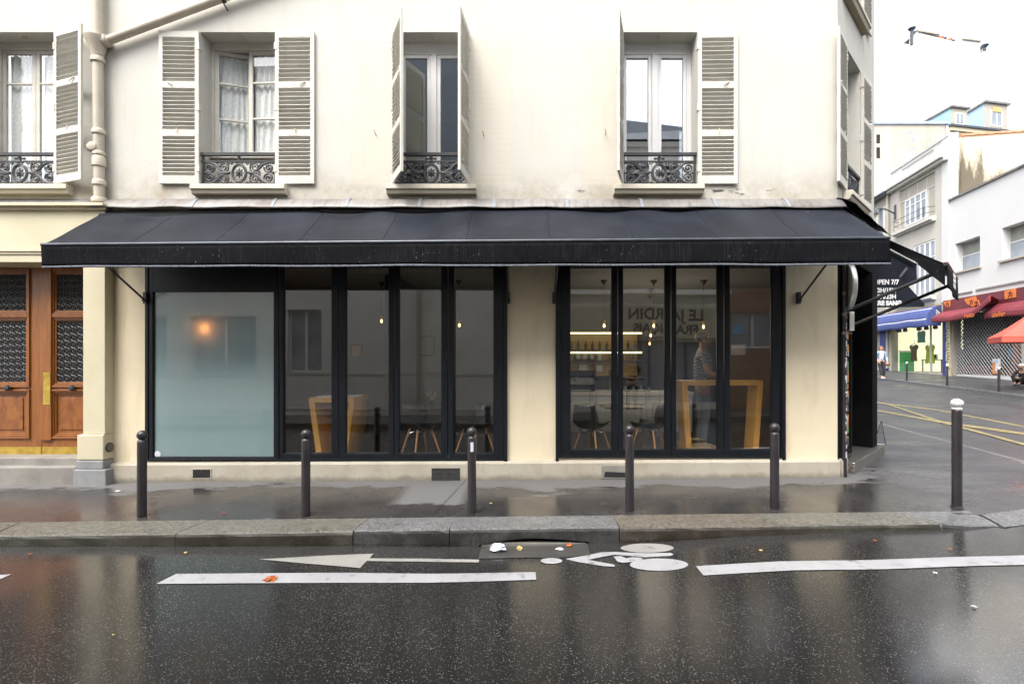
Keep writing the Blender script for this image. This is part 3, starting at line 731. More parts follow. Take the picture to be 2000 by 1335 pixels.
def hang(x, ang, side, Mx=None, label=None, dz=0, extra=0):
    L = (Mx or Matrix()) @ Matrix.Translation((x, -.022, WB+.02+dz)) @ Matrix.Rotation(-ang if side > 0 else math.pi+ang, 4, 'Z')
    mb = shutter_mesh(side < 0, seed=int(x*100)+extra); bmesh.ops.transform(mb.bm, matrix=L, verts=mb.bm.verts)
    o = mb.build('shutter', M['peel'], B)
    if label: tag(o, label)
    Hh = WT-WB-.03
    m2 = MB(L)
    m2.bm.free()
    for z in (.22, 1.1, 1.98): m2 = MB(L); m2.box(-.012, .03, -.024, .024, z-.05, z+.05); m2.build('hinge', M['peel'], o)
    m3 = MB(L); sgn = -1 if side > 0 else 1
    m3.tube([(.30, .02, Hh*.35), (.30, .035, Hh*.35+.02), (.30, .035, Hh*.35-.05)], .006, 6); m3.tube([(.30, -.02, Hh*.35), (.30, -.035, Hh*.35+.02), (.30, -.035, Hh*.35-.05)], .006, 6)
    m3.build('latch', M['peel'], o); m3 = MB(L)
    m3.tube([(.44, .022, Hh*.665), (.36, .040, Hh*.665-.05)], .009, 6); m3.tube([(.44, -.022, Hh*.665), (.36, -.040, Hh*.665-.05)], .009, 6)
    m3.build('latch', M['peel'], o)

hang(-6.68, R_(162), -1); hang(-7.79, R_(178), 1)
hang(-4.60, R_(178.5), 1, extra=1); hang(-3.50, R_(179), -1, extra=2)
hang(-1.81, R_(63.7), 1, label='shutter swung half out from the wall', extra=3); hang(-.715, R_(82.7), -1, extra=4)
hang(1.505, R_(107), 1, label='shutter seen edge on', extra=5); hang(2.59, R_(179), -1, extra=6)
for dz in (0, 3.0): hang(.40, R_(177), 1, CH, dz=dz, extra=7); hang(1.42, R_(178), -1, CH, dz=dz, extra=8)
# ---- cast iron guards
def spiral(cx, cz, r0, r1, a0, turns, n=26):
    return [(cx+lerp(r0, r1, i/n)*math.cos(a0+turns*2*math.pi*i/n), cz+lerp(r0, r1, i/n)*math.sin(a0+turns*2*math.pi*i/n)) for i in range(n+1)]
def guard(x0, x1, Mx=None):
    mb = MB(Mx); W = x1-x0; z0 = WB+.03; zt = PZ(299); zr = PZ(314); y = .03; xc = (x0+x1)/2; zc = (z0+zr)/2
    mb.box(x0+.003, x1-.003, y-.028, y+.028, zt-.028, zt+.012); mb.box(x0+.003, x1-.003, y-.012, y+.012, zr-.010, zr+.010); mb.box(x0+.003, x1-.003, y-.012, y+.012, z0, z0+.022)
    for x in (x0+.03, x1-.03): mb.box(x-.011, x+.011, y-.011, y+.011, z0, zt-.028)
    def T(p, r=.009, mir=True):
        for sx in ((1, -1) if mir else (1,)):
            for k in range(1): mb.tube([(xc+sx*q[0], y, zc+q[1]) for q in p], r, 6, flat=1.3)
    hh = (zr-z0)/2-.01
    ring = [(hh*.66*math.cos(a*math.pi/16), hh*.80*math.sin(a*math.pi/16)) for a in range(33)]
    T(ring, .012, False); T([(q[0]*.80, q[1]*.80) for q in ring], .005, False)
    for k in range(8):
        a = k*math.pi/4; T([(.012*math.cos(a), .012*math.sin(a)), (hh*.42*math.cos(a), hh*.46*math.sin(a))], [.016, .006], False)
        a += math.pi/8; T([(.01*math.cos(a), .01*math.sin(a)), (hh*.30*math.cos(a), hh*.30*math.sin(a))], [.012, .009], False)
    mb.ball((xc, y-.01, zc), .022, 8, 6)
    S = W/2-.03
    for sz in (1, -1):
        m = lambda p: [(q[0], sz*q[1]) for q in p]
        T(m(spiral(S*.43, hh*.52, hh*.46, .012, math.pi*1.35, -1.7)), .010)
        T(m(spiral(S*.82, hh*.46, hh*.44, .014, math.pi*.95, 1.6)), .011); T(m([(S*.82+q*.012*math.cos(q), hh*.46) for q in (0, 1)]), [.022, .016])
        T(m([(S*.30, hh*.06), (S*.42, hh*.12), (S*.55, hh*.36), (S*.66, hh*.78), (S*.80, hh*.95), (S*.97, hh*.90)]), [.010, .014, .012, .015, .012, .008])
        T(m([(S*.62, hh*.95), (S*.56, hh*.62), (S*.60, hh*.40)]), [.006, .014, .005])
        T(m([(S*.18, hh*.97), (S*.22, hh*.80), (S*.27, hh*.94), (S*.30, hh*.74), (S*.34, hh*.97)]), .008)
        T(m([(0, hh*.98), (S*.07, hh*.84), (S*.11, hh*.96), (S*.05, hh*1.0)]), .008)
        T(m([(S*.40, hh*.97), (S*.70, hh*.99)]), .006)
    for k in range(5):
        a = (k-2)*.34; T([(S*.34, 0), (S*(.40+.20*math.cos(a)), hh*.42*math.sin(a))], [.012, .008])
    T([(S*.28, 0), (S*.50, 0)], [.020, .014]); T([(S*.20, 0), (S*.30, .02)], .012); T([(S*.96, hh*.06), (S*.90, 0), (S*.96, -hh*.06)], .012)
    zm = (zt-.028+zr)/2-zc; T([(0, zm-.03), (.035, zm), (0, zm+.03)], .008); T([(.035, zm), (.075, zm)], [.012, .014]); mb.ball((xc, y, zm+zc), .016, 8, 6)
    mb.build('balcony_guard', M['iron'], B, smooth=True)
for a, b in WIN: guard(a, b)
guard(.40, 1.42, CH)
# ---- porch with the double door
PL, PR, PS = PX(162, -.16), PX(205, -.16), -.16
zs = PZ(848, PS)
mb = MB(); mb.box(PL, PR, PS, .34, zs, PZ(512, PS)+.02); mb.build('pilaster', M['porch'], B, bevel=.008)
mb = MB(); mb.box(PL-.06, PR+.0, PS-.03, .34, PZ(898, PS-.03), zs-.001); mb.build('pilaster_base', M['porch'], B, bevel=.012)
mb = MB(); mb.box(PL-.07, PR+.0, PS-.035, .34, PZ(915, PS), PZ(898, PS)-.001); mb.box(PL-.10, PR+.05, PS-.05, .33, PZ(915,PS)-.30, PZ(915, PS)-.001); mb.build('pilaster_foot', M['greybase'], B, bevel=.014)
mb = MB(); x0, x1 = -13.5, PR
for y0, a, b in ((-.16, 512, 497), (-.175, 497, 492), (-.19, 492, 487), (-.16, 487, 411), (-.20, 411, 405), (-.25, 405, 399)):
    mb.box(x0, x1+(.04 if y0 < -.19 else 0), y0, .34, PZ(a, -.16)+.001, PZ(b, -.16))
mb.build('entablature', M['porch'], B, bevel=.005)
mb = MB(); mb.prism([(PR+.001,-.16,PZ(411,-.16)), (PR+.001,.33,PZ(411,-.16)), (PX(215)+.02,.33,PZ(411,-.16)), (PX(215)+.02,-.02,PZ(411,-.16))], (0,0,.09)); mb.build('cornice_return', M['porch'], B)
mb = MB(); x = PX(207, .0); mb.lathe([(.062,0), (.070,.0), (.070,.012), (.055,.014)], (PR+.002, -.085, PZ(873,-.085)), 20, Matrix.Rotation(math.pi/2, 4, 'Y')); o = mb.build('round_vent', M['grille'], B)
mb = MB()
for i in range(-3, 4): z = PZ(873,-.085)+i*.016; w = math.sqrt(max(0, .055**2-(i*.016)**2)); mb.box(PR+.017, PR+.022, -.085-w, -.085+w, z-.003, z+.004)
mb.build('slat', M['stone'], o)
YD = .27; DB = PZ(890, YD); DT = PZ(505, YD)
mb = MB(); mb.box(-13.5, PL, .40, .5, -.3, 4.0); mb.build('porch_back', M['porch'], B)
def leaf(x0, x1, knobx):
    mb = MB(); Y = YD
    pz = [(PZ(852,Y), PZ(764,Y)), (PZ(752,Y), PZ(620,Y)), (PZ(612,Y), PZ(529,Y))]
    a, b = x0+.20 if knobx < 0 else x0+.155, x1-.20 if knobx > 0 else x1-.155
    mb.wall(x0, x1, DB, DT, [(a, b, p, q) for p, q in pz], Y, Y+.06)
    o = mb.build('door_leaf', M['door'], B, bevel=.004)
    for i, (p, q) in enumerate(pz):
        mb = MB()
        for k, (w, yy) in enumerate(((.0, -.024), (.028, -.006), (.052, .012))): rect_frame(mb, a-.03+w, b+.03-w, p-.03+w, q+.03-w, .0265, Y+yy-.0005*k, Y+.055)
        mb.build('moulding', M['door'], o, bevel=.004)
        if i == 0:
            mb = MB(); mb.box(a+.04, b-.04, Y+.030, Y+.05, p+.04, q-.04); mb.box(a+.10, b-.10, Y+.018, Y+.03, p+.10, q-.10); mb.build('door_panel', M['panel'], o, bevel=.01)
        else:
            mb = MB(); mb.box(a+.03, b-.03, Y+.048, Y+.054, p+.03, q-.03); mb.build('pane', M['dark'], o)
            mb = MB(); nc = max(2, round((b-a-.08)/.095)); s = (b-a-.08)/nc
            ny = max(2, round((q-p-.08)/s))
            sy = (q-p-.08)/ny
            for ix in range(nc):
                for iz in range(ny):
                    cx, cz = a+.04+s*(ix+.5), p+.04+sy*(iz+.5)
                    mb.tube([(cx+s*.5*math.cos(t*math.pi/6), Y+.034, cz+sy*.5*math.sin(t*math.pi/6)) for t in range(13)], .010, 6)
                    for t in range(4): aa = t*math.pi/2+math.pi/4; mb.ball((cx+s*.22*math.cos(aa), Y+.034, cz+sy*.22*math.sin(aa)), (s*.13,.012,s*.13), 8, 6)
                    mb.ball((cx, Y+.030, cz), s*.11, 8, 6)
            for ix in range(nc+1): x = a+.04+s*ix; mb.tube([(x, Y+.036, p+.03), (x, Y+.036, q-.03)], .007, 6)
            mb.build('grille', M['grille'], o, smooth=True)
    mb = MB(); mb.box(x0+.004, x1-.004, Y-.006, Y-.0005, DB+.012, PZ(872,Y)); mb.build('kick_plate', M['brass'], o)
    mb = MB(); kz = PZ(757, Y-.03); kx = PX(knobx if knobx > 0 else -knobx, Y-.05); Rm = Matrix.Rotation(math.pi/2, 4, 'X')
    mb.lathe([(.038,0), (.040,.008), (.018,.014), (.016,.03), (.040,.04), (.044,.055), (.036,.072), (.01,.08)], (kx, Y-.001, kz), 18, Rm); mb.build('knob', M['iron'], o, smooth=True)
    return o
xm = PX(82, YD)
l1 = leaf(PX(-20, YD)-.7, xm-.003, 14); l2 = leaf(xm+.003, PL+.35, 140)
mb = MB(); mb.box(xm+.006, PX(100, YD-.03), YD-.035, YD-.0005, DB+.24, DT); mb.build('meeting_stile', M['door'], l2, bevel=.006)
mb = MB(); mb.box(PX(83, YD-.04)+.01, PX(98, YD-.04), YD-.041, YD-.036, PZ(790, YD-.04), PZ(727, YD-.04)); mb.build('push_plate', M['brass'], l2)
mb = MB(); mb.box(-13.5, PL-.07, -.02, .6, -.3, PZ(893, 0)); mb.box(-13.5, PL-.10, -.17, -.02, -.3, PZ(912, -.17)); mb.build('door_step', M['stone'], B, bevel=.012)
# ================================================================ cafe front
def leafed(name, x0, x1, z0, z1, wl, wr, zb, zt, Y=-.022, tilt=0, film=None, label=None):
    mb = MB(); mb.box(x0, x0+wl, Y, Y+.055, z0, z1); mb.box(x1-wr, x1, Y, Y+.055, z0, z1); mb.box(x0+wl, x1-wr, Y, Y+.055, z0, zb); mb.box(x0+wl, x1-wr, Y, Y+.055, zt, z1)
    g = .012; mb2 = mb
    mb.box(x0+wl, x0+wl+g, Y+.012, Y+.045, zb, zt); mb.box(x1-wr-g, x1-wr, Y+.012, Y+.045, zb, zt); mb.box(x0+wl+g, x1-wr-g, Y+.012, Y+.045, zb, zb+g)
    o = mb.build(name, M['anth'], B, bevel=.004)
    if label: tag(o, label)
    cx = (x0+x1)/2; Rm = Matrix.Translation((cx, Y+.030, (zb+zt)/2)) @ Matrix.Rotation(tilt, 4, 'Z') @ Matrix.Rotation(tilt*.3, 4, 'X')
    mb = MB(Rm); hw, hz = (x1-wr-x0-wl)/2-.002, (zt-zb)/2
    mb.face([(-hw,0,-hz), (hw,0,-hz), (hw,0,hz), (-hw,0,hz)])
    mb.build('pane', film or M['glass'], o); return o
zt = FT-.06
def zone(Fx, zb0, leaves):
    mb = MB(); mb.box(Fx[0], Fx[0]+.045, -.034, .10, zb0, FT); mb.box(Fx[1]-.045, Fx[1], -.034, .10, zb0, FT); mb.box(Fx[0]+.045, Fx[1]-.045, -.034, .10, zb0, zb0+.028); mb.box(Fx[0]+.045, Fx[1]-.045, -.034, .10, FT-.05, FT)
    mb.build('shopfront_frame', M['anth'], B, bevel=.004)
zone(F1, FB1, 0); zone(F2, FB2, 0)
x = lambda p: PX(p, -.022)
zl = FB1+.030
leafed('fixed_light', F1[0]+.047, x(544), zl, FT-.052, x(298)-F1[0]-.047, x(544)-x(535), PZ(893,-.02), PZ(570,-.02), film=M['frost'], label='frosted pale blue window with dark panel above')
for a, b, p, q, t in ((546, 661, 553, 648, .0035), (662, 769, 675, 760, -.002), (770.5, 874, 779, 863, .0025), (875.5, 984, 885, 965, -.003)):
    leafed('folding_leaf', x(a), min(x(b), F1[1]-.047), zl, FT-.052, x(p)-x(a), min(x(b), F1[1]-.047)-x(q), PZ(885,-.02), zt-.06, tilt=t)
zl = FB2+.030
for a, b, p, q, t in ((1096, 1206, 1113, 1196, .002), (1207.5, 1310, 1216, 1300, .008), (1311.5, 1413.5, 1320, 1402, -.002), (1415, 1524, 1425, 1508, .0015)):
    leafed('folding_leaf', max(x(a), F2[0]+.047), min(x(b), F2[1]-.047), zl, FT-.052, x(p)-max(x(a), F2[0]+.047), min(x(b), F2[1]-.047)-x(q), PZ(878,-.02), zt-.06, tilt=t)
for px, z0 in ((1088, FB2), (1530, FB2), (988, FB1)):
    mb = MB(); mb.box(x(px)-.022, x(px)+.022, -.05, -.036, z0-.05, z0+2.9); mb.build('guide_rail', M['anth'], B)
mb = MB(); mb.lathe([(.045,0), (.045,.002)], (PX(305,-.03), -.0, PZ(887,-.03)), 20, Matrix.Rotation(math.pi/2, 4, 'X')); st = mb.build('round_sticker', M['paper'], B)
# ---- corner entrance (cut-off corner)
mb = MB(CH); mb.box(0, .05, -.02, .3, .28, LEDGE); mb.box(.05, CL, -.02, .3, 3.25, LEDGE); mb.box(.05, .34, -.03, .05, .28, 3.25); mb.build('entrance_frame', M['matt_black'], B, bevel=.004)
mb = MB(CH); mb.box(CL-.40, CL, -.05, .62, .22, 3.25); mb.build('entrance_jamb', M['matt_black'], B, bevel=.004)
mb = MB(CH); rect_frame(mb, .345, .82, .30, 3.24, .07, -.01, .04); o = mb.build('entrance_sidelight', M['matt_black'], B, bevel=.003)
mb = MB(CH); mb.box(.41, .75, .012, .020, .37, 3.17); mb.build('pane', M['matt_black'], o)
k = .42
for h in (.16, .30, .12, .22, .10, .34, .2, .14, .42):
    mb = MB(CH); mb.box(.44+random.uniform(0,.05), .70-random.uniform(0,.05), .006, .0115, k, k+h-.02); mb.build('window_decal', M['stk_mix'], o); k += h+random.uniform(.0,.06)
mb = MB(CH); mb.box(.83, CL-.405, .42, .46, .26, 3.2); mb.box(.83, .86, .05, .42, .26, 3.2); o = mb.build('entrance_door', M['matt_black'], B, bevel=.003)
mb = MB(CH); mb.tube([(1.0,.40,1.0), (1.0,.36,1.0), (1.0,.36,1.7), (1.0,.40,1.7)], .014, 8); mb.build('handle', M['chrome'], o, smooth=True)
mb = MB(CH); mb.box(.31, CL+.03, -.15, .30, -.2, .225); mb.build('entrance_step', M['plate'], B, bevel=.008)
# ---- cafe room (seen through the glass)
mb = MB(); mb.wall(-5.6, 6.0, .0, 3.3, [], 5.2, 5.3); mb.box(-5.7, -5.55, .36, 5.2, 0, 3.3); mb.build('back_wall', M['iwall'], B)
mb = MB(); mb.prism([(-5.55,.11,.14), (4.3,.11,.14), (5.9,1.9,.14), (6.6,5.2,.14), (-5.55,5.2,.14)], (0,0,.10)); mb.build('cafe_floor', M['ifloor'], B)
mb = MB(); mb.prism([(-5.55,.345,3.12), (4.4,.345,3.12), (5.9,1.9,3.12), (6.6,5.2,3.12), (-5.55,5.2,3.12)], (0,0,.12)); mb.build('cafe_ceiling', M['iceil'], B)
mb = MB(); mb.box(-5.54, .45, 2.9, 3.0, .24, 3.12); mb.build('partition_wall', M['iwall'], B)
mb = MB(); mb.box(-2.16, -1.96, .9, 2.89, .24, 3.11); mb.build('black_column', M['dark'], B)
# ================================================================ ground
def sheet(poly, fn, step, name, m, skirt=0, kind='structure', parent=None):
    mb = MB(); mb.face([(x, y, 0) for x, y in poly]); bm = mb.bm
    xs = [p[0] for p in poly]; ys = [p[1] for p in poly]
    for ax, lo, hi in ((0, min(xs), max(xs)), (1, min(ys), max(ys))):
        k = math.floor(lo/step)*step+step
        while k < hi-1e-4:
            no = (1,0,0) if ax == 0 else (0,1,0); co = (k,0,0) if ax == 0 else (0,k,0)
            bmesh.ops.bisect_plane(bm, geom=bm.verts[:]+bm.edges[:]+bm.faces[:], plane_co=co, plane_no=no, dist=1e-5)
            k += step
    for v in bm.verts: v.co.z = fn(v.co.x, v.co.y)
    if skirt:
        be = [e for e in bm.edges if len(e.link_faces) == 1]
        r = bmesh.ops.extrude_edge_only(bm, edges=be)
        for v in r['geom']:
            if isinstance(v, bmesh.types.BMVert): v.co.z -= skirt
    o = mb.build(name, m, parent, recalc=not skirt)
    if kind: tag(o, kind=kind)
    return o
mb = MB()
xs = [-260,-120,-60,-30,-20]+[-14+.4*i for i in range(60)]+[10.5,12,14,16,18,20,24,30,40,60,120,260]
ys = [-260,-120,-60,-30,-20]+[-12+.4*i for i in range(60)]+[12.5,14,16,18,20,23,27,32,40,60,120,260]
V = [[mb.v((x, y, Zr(x, y))) for y in ys] for x in xs]
for i in range(len(xs)-1):
    for j in range(len(ys)-1): mb.bm.faces.new((V[i][j], V[i+1][j], V[i+1][j+1], V[i][j+1]))
tag(mb.build('road', M['road'], smooth=True), kind='structure')
# side street surface: its own drier asphalt, a few mm above
sheet([(7.27,-1.08), (9.5,-1.5), (22,-1.5), (40,18), (40,60), (17.3,60), (17.3,54), (11.96,22), (8.93,4.4), (8.67,2.4), (8.47,1.05), (8.01,-.10)], lambda x, y: Zr(x, y)+.005, 1.0, 'side_street', M['sideroad'])
KB, KF = -1.60, -1.975
arc = [(4.50,-1.62), (5.15,-1.72), (6.1,-1.45), (7.0,-.85), (7.7,0.0), (8.15,1.1), (8.35,2.4), (8.6,4.4), (11.6,22), (17,54)]
sheet([(-60,KB), (-14,KB), (4.50,KB)]+arc[1:]+[(12,54), (6.2,1.4), (4.62,.1), (-60,.3)], Gs, .5, 'pavement', M['pave'], skirt=.12)
mb = MB()          # flush kerb following the rounded corner
outer = [(5.12,-2.02), (6.25,-1.75), (7.25,-1.08), (8.0,-.10), (8.46,1.05), (8.66,2.4), (8.92,4.4), (11.95,22), (17.3,54)]
inner = arc[1:]
for (a, b), (c, d) in zip(zip(inner, outer), zip(inner[1:], outer[1:])):
    n = 6
    for i in range(n):
        q = [(lerp(b[0], d[0], i/n), lerp(b[1], d[1], i/n)), (lerp(b[0], d[0], (i+1)/n), lerp(b[1], d[1], (i+1)/n)), (lerp(a[0], c[0], (i+1)/n), lerp(a[1], c[1], (i+1)/n)), (lerp(a[0], c[0], i/n), lerp(a[1], c[1], i/n))]
        mb.hexa([(x, y, Zr(x, y)-.1) for x, y in q]+[(x, y, (Zr(x, y)+.008 if k < 2 else Gs(x, y)+.002)) for k, (x, y) in enumerate(q)])
tag(mb.build('kerb', M['gr_grey']), kind='structure')
# ---- the granite kerb stones
cuts = [-11.2, -9.3, -7.6, -5.6, -3.63, -1.75, -.73, 1.075, 2.80, 4.49, 5.11]
sk = [.03, .04, .06, -.05, .14, .06, .04, -.01, -.14, -.25, .0]
mats = ['gr_brown', 'gr_grey', 'gr_green', 'gr_green', 'gr_green', 'gr_grey', 'gr_grey', 'gr_brown', 'gr_green', 'gr_grey']
labs = ['brown granite kerb stone past the porch step', 'grey granite kerb stone facing the porch door', 'long mossy kerb stone in front of the porch pilaster', 'mossy kerb stone below the frosted window, by the first bollard',
        'olive stained kerb stone behind the arrow tip', 'short dark kerb stone just beside the drain mouth stone', 'speckled grey kerb stone with an arched drain mouth', 'brown granite kerb stone behind the painted bicycle', 'long lowered kerb stone in front of the corner pier', 'small sloping end stone of the kerb near the white topped bollard']
for i in range(10):
    a, b = cuts[i], cuts[i+1]; n = 8; g = .006
    t = thing('kerb_stone', ((a+b)/2, KF, Zr((a+b)/2, KF)), labs[i], 'kerb stone', 'granite kerb stones')
    mb = MB(); rnd = random.Random(i); dz = rnd.uniform(-.006, .006); dy = rnd.uniform(-.008, .008)
    rows = []
    for k in range(n+1):
        u = k/n; xf = lerp(a+g, b-g, u); xb = lerp(a+g+sk[i], b-g+sk[i+1], u)
        zt0, zb0 = Gs(xf, KF)+dz, Zr(xf, KF)-.06
        zbk = Gs(xb, KB)+.004
        if i == 9: zt0 = lerp(zt0, Zr(xf, KF)+.012, u); 
        zb1 = zb0
        if i == 6:                              # arched mouth
            s = (xf-PX(935, -2+.0)*1.0); x0, x1 = (935-CX)*.00542, (1150-CX)*.00542
            w = (xf-x0)/(x1-x0)
        jit = lambda s: rnd.uniform(-s, s)
        rows.append([(xb, KB+.004, zb0), (xb, KB+.004, zbk), (xf*.7+xb*.3, lerp(KB, KF, .6)+dy, lerp(zbk, zt0, .6)+.004+jit(.002)), (xf, KF+.028+dy, zt0+jit(.002)), (xf, KF+.006+dy, zt0-.012+jit(.002)), (xf, KF-.004+dy+jit(.003), zt0-.035), (xf, KF-.012+dy+jit(.003), lerp(zt0, zb0, .6)), (xf, KF-.012+dy, zb0)])
    if i != 6:
        vs = [[mb.v(p) for p in r] for r in rows]; m = len(rows[0])
        for A, C in zip(vs, vs[1:]):
            for k in range(m): mb.bm.faces.new((A[k], A[(k+1)%m], C[(k+1)%m], C[k]))
        mb.bm.faces.new(vs[0]); mb.bm.faces.new(vs[-1][::-1])
        mb.build('stone', M[mats[i]], t)
    else:
        x0, x1 = (935-CX)*.00542, (1150-CX)*.00542
        xs2 = sorted([lerp(a+g, b-g, k/14) for k in range(15)]+[x0, x1]); top = []; 
        def arch(x):
            w = (x-x0)/(x1-x0)
            return Zr(x, KF)-.06 if w <= 0 or w >= 1 else Zr(x, KF)+.022+.058*math.sin(math.pi*w)
        xs2 = sorted(set(xs2)|{x0+.0005, x1-.0005}|{lerp(x0, x1, k/20) for k in range(1, 20)})
        vs = []
        for x in xs2:
            zt0 = Gs(x, KF)+.004; vs.append([mb.v(p) for p in ((x, KB, arch(x)), (x, KB, Gs(x, KB)+.004), (x, KF+.03, zt0), (x, KF+.006, zt0-.012), (x, KF-.004, zt0-.035), (x, KF-.012, arch(x)))])
        for A, C in zip(vs, vs[1:]):
            for k in range(6): mb.bm.faces.new((A[k], A[(k+1)%6], C[(k+1)%6], C[k]))
        mb.bm.faces.new(vs[0]); mb.bm.faces.new(vs[-1][::-1]); mb.build('stone', M['gr_grey'], t)
        mb = MB(); mb.box(x0-.01, x1+.01, KF+.10, KF+.12, Zr(.2,KF)-.1, Zr(.2,KF)+.075); mb.build('drain_throat', M['dark'], t)
        mb = MB(); mb.box(x0+.02, x1-.02, KF+.0, KF+.06, Zr(.2,KF)-.04, Zr(.2,KF)+.030); mb.build('drain_lip', M['stone'], t, bevel=.008)
dp = [onground(938, 1088, Zr), onground(1146, 1085, Zr), (1150-CX, 0, 0), 0]
xa, xb = (937-CX)*.0053, (1147-CX)*.0053
o = sheet([(xa, -2.33), (xb, -2.33), (xb+.02, -1.99), (xa+.01, -1.99)], lambda x, y: Zr(x, y)+.006, .2, 'drain_plate', M['drain'], kind=None)
tag(o, 'worn grooved drain plate littered with rubbish at the kerb mouth', 'drain')
# ---- road markings
def marking(name, pts, m, label, cat='road marking', dz=.006, fn=Zr, parent=None):
    w = [onground(px, py, fn) for px, py in pts]
    o = sheet([(p.x, p.y) for p in w], lambda x, y: fn(x, y)+dz, .4, name, M[m], kind=None, parent=parent)
    if label: tag(o, label, cat)
    return o
marking('lane_line', [(-260,1142), (22,1121.5), (2,1131), (-260,1152)], 'white_line', 'end of a white lane line cut by the picture edge, near the porch')
marking('lane_line', [(344,1121), (700,1119), (1046,1117.5), (1047,1132.5), (640,1138.5), (305,1140.5)], 'white_line', 'white lane line with a dead leaf lying on it')
marking('lane_line', [(1359,1106), (1700,1094), (2120,1079), (2120,1098), (1720,1112), (1374,1124)], 'white_line', 'white lane line running towards the side street')
ar = thing('bike_lane_arrow', onground(720, 1092, Zr), 'long thin white arrow painted along the gutter', 'road marking')
marking('arrow_head', [(507,1092.5), (640,1085), (730,1081.5), (717,1095), (703,1109.5), (600,1101)], 'cream_line', None, parent=ar)
marking('arrow_shaft', [(718.5,1090.5), (830,1091), (936,1093), (935,1098.5), (830,1097), (717.5,1096)], 'cream_line', None, parent=ar)
bk = thing('bicycle_symbol', onground(1220, 1090, Zr), 'white painted cyclist figure lying beside the drain', 'road marking')
def ell(cx, cy, rx, ry, n=28): return [(cx+rx*math.cos(2*math.pi*k/n), cy-ry*math.sin(2*math.pi*k/n)) for k in range(n)]
def ell_poly(cx, cy, rx, ry): return ell(cx, cy, rx, ry)
marking('wheel', ell_poly(1264, 1070.5, 52, 9), 'cream_line', None, parent=bk); marking('wheel', ell_poly(1287, 1103, 57, 12), 'white_line', None, parent=bk); marking('rider_head', ell_poly(1077, 1095.5, 21, 5.6), 'white_line', None, parent=bk)
marking('rider_body', [(1104,1091.5), (1140,1086), (1176,1078.5), (1200,1078), (1260,1080.5), (1310,1080), (1316,1083), (1310,1085.5), (1260,1088.5), (1200,1083.5), (1148,1093.5), (1200,1103), (1201,1107), (1180,1106), (1130,1098)], 'white_line', None, parent=bk)
marking('rider_leg', [(1198,1087), (1212,1086), (1224,1090.5), (1234,1088.5), (1252,1089), (1256,1092), (1246,1096.5), (1216,1099.5), (1206,1097)], 'white_line', None, parent=bk)
for i, (pts, lab) in enumerate(([[(1690,782.5), (1832,800), (2060,843.5), (2060,846.5), (1832,802), (1690,784.5)], 'thin worn yellow road line farthest across the side street'],
        [[(1690,796.5), (1840,823), (2060,854), (2060,859), (1840,827), (1690,799)], 'broad yellow road line in the middle of the side street group'],
        [[(1690,782), (1735,789), (1832,821), (2060,883), (2060,887.5), (1832,825), (1735,791.5), (1690,784.5)], 'yellow road line slanting across nearest to the white topped bollard'])):
    marking('yellow_line', pts, 'yellow_line', lab, dz=.011+.004*i)
# ---- bollards
def bollard_proto(white):
    t = thing('bollard', (0,0,0), 'x', 'bollard')
    h = 1.14 if white else .885
    mb = MB(); r = .050; prof = [(r+.012, -.12), (r+.012, .012), (r, .02), (r, h-.02), (r-.002, h-.008), (r-.010, h)]
    if not white: prof = [(r, -.12), (r, h-.02), (r-.002, h-.008), (r-.010, h)]
    mb.lathe(prof, (0,0,0), 24); mb.build('post', M['bollard'], t, smooth=True)
    mb = MB()
    if white:
        mb.lathe([(.050,h+.001), (.052,h+.018), (.046,h+.024)], (0,0,0), 24); mb.ball((0,0,h+.072), (.062,.062,.054), 24, 14)
    else:
        mb.lathe([(.038,h+.001), (.030,h+.012), (.034,h+.02)], (0,0,0), 20); mb.ball((0,0,h+.060), .056, 24, 14)
    mb.build('ball', M['white_ball'] if white else M['bollard'], t, smooth=True); return t
BG = 'bollards along the pavement edge'
blist = [(277, 1008, 'plain brown bollard in front of the frosted window edge'), (597, 1006.5, 'brown bollard with a graffiti tag, in front of the small orange table'), (922, 1001, 'brown bollard with a small white sticker below its ball'), (1230, 996.5, 'brown bollard in front of the painted bicycle, before the pale counter'), (1513, 992, 'brown bollard standing before the end of the tall orange table')]
proto = bollard_proto(False); bol = []
for i, (px, py, lab) in enumerate(blist):
    p = onground(px, py, Gs); o = proto if i == 0 else dup(proto)
    o.location = p; o['label'] = lab; o['group'] = BG; bol.append(o)
    o.rotation_euler = (R_(.3*(i%3-1)), R_((.0, .25, -.3, .2, .45)[i]), i)
wb = bollard_proto(True); wb.location = onground(1869, 991, Gs); tag(wb, 'taller brown bollard with a white painted ball top', 'bollard')
p = bol[2].location
mb = MB()
for k in range(5):
    a0, a1 = -1.75+.14*k, -1.75+.14*(k+1)
    mb.face([(.0515*math.cos(a0), .0515*math.sin(a0), .72), (.0515*math.cos(a1), .0515*math.sin(a1), .72), (.0515*math.cos(a1), .0515*math.sin(a1), .83), (.0515*math.cos(a0), .0515*math.sin(a0), .83)])
bol[2].rotation_euler.z = 0
st = mb.build('sticker', M['paper'], None); st.parent = bol[2]
bol[1].rotation_euler.z = 0
mb = MB()
q = [(.0505*math.cos(-1.1+.5*math.cos(a)), .0505*math.sin(-1.1+.5*math.cos(a)), .68+.105*math.sin(a)) for a in [k*.35 for k in range(16)]]
mb.tube(q, .004, 5); mb.tube([(.0505*math.cos(-1.2), .0505*math.sin(-1.2), .76), (.0505*math.cos(-1.05), .0505*math.sin(-1.05), .68), (.0505*math.cos(-1.15), .0505*math.sin(-1.15), .62)], .004, 5)
st = mb.build('graffiti_tag', M['blackm'], None); st.parent = bol[1]
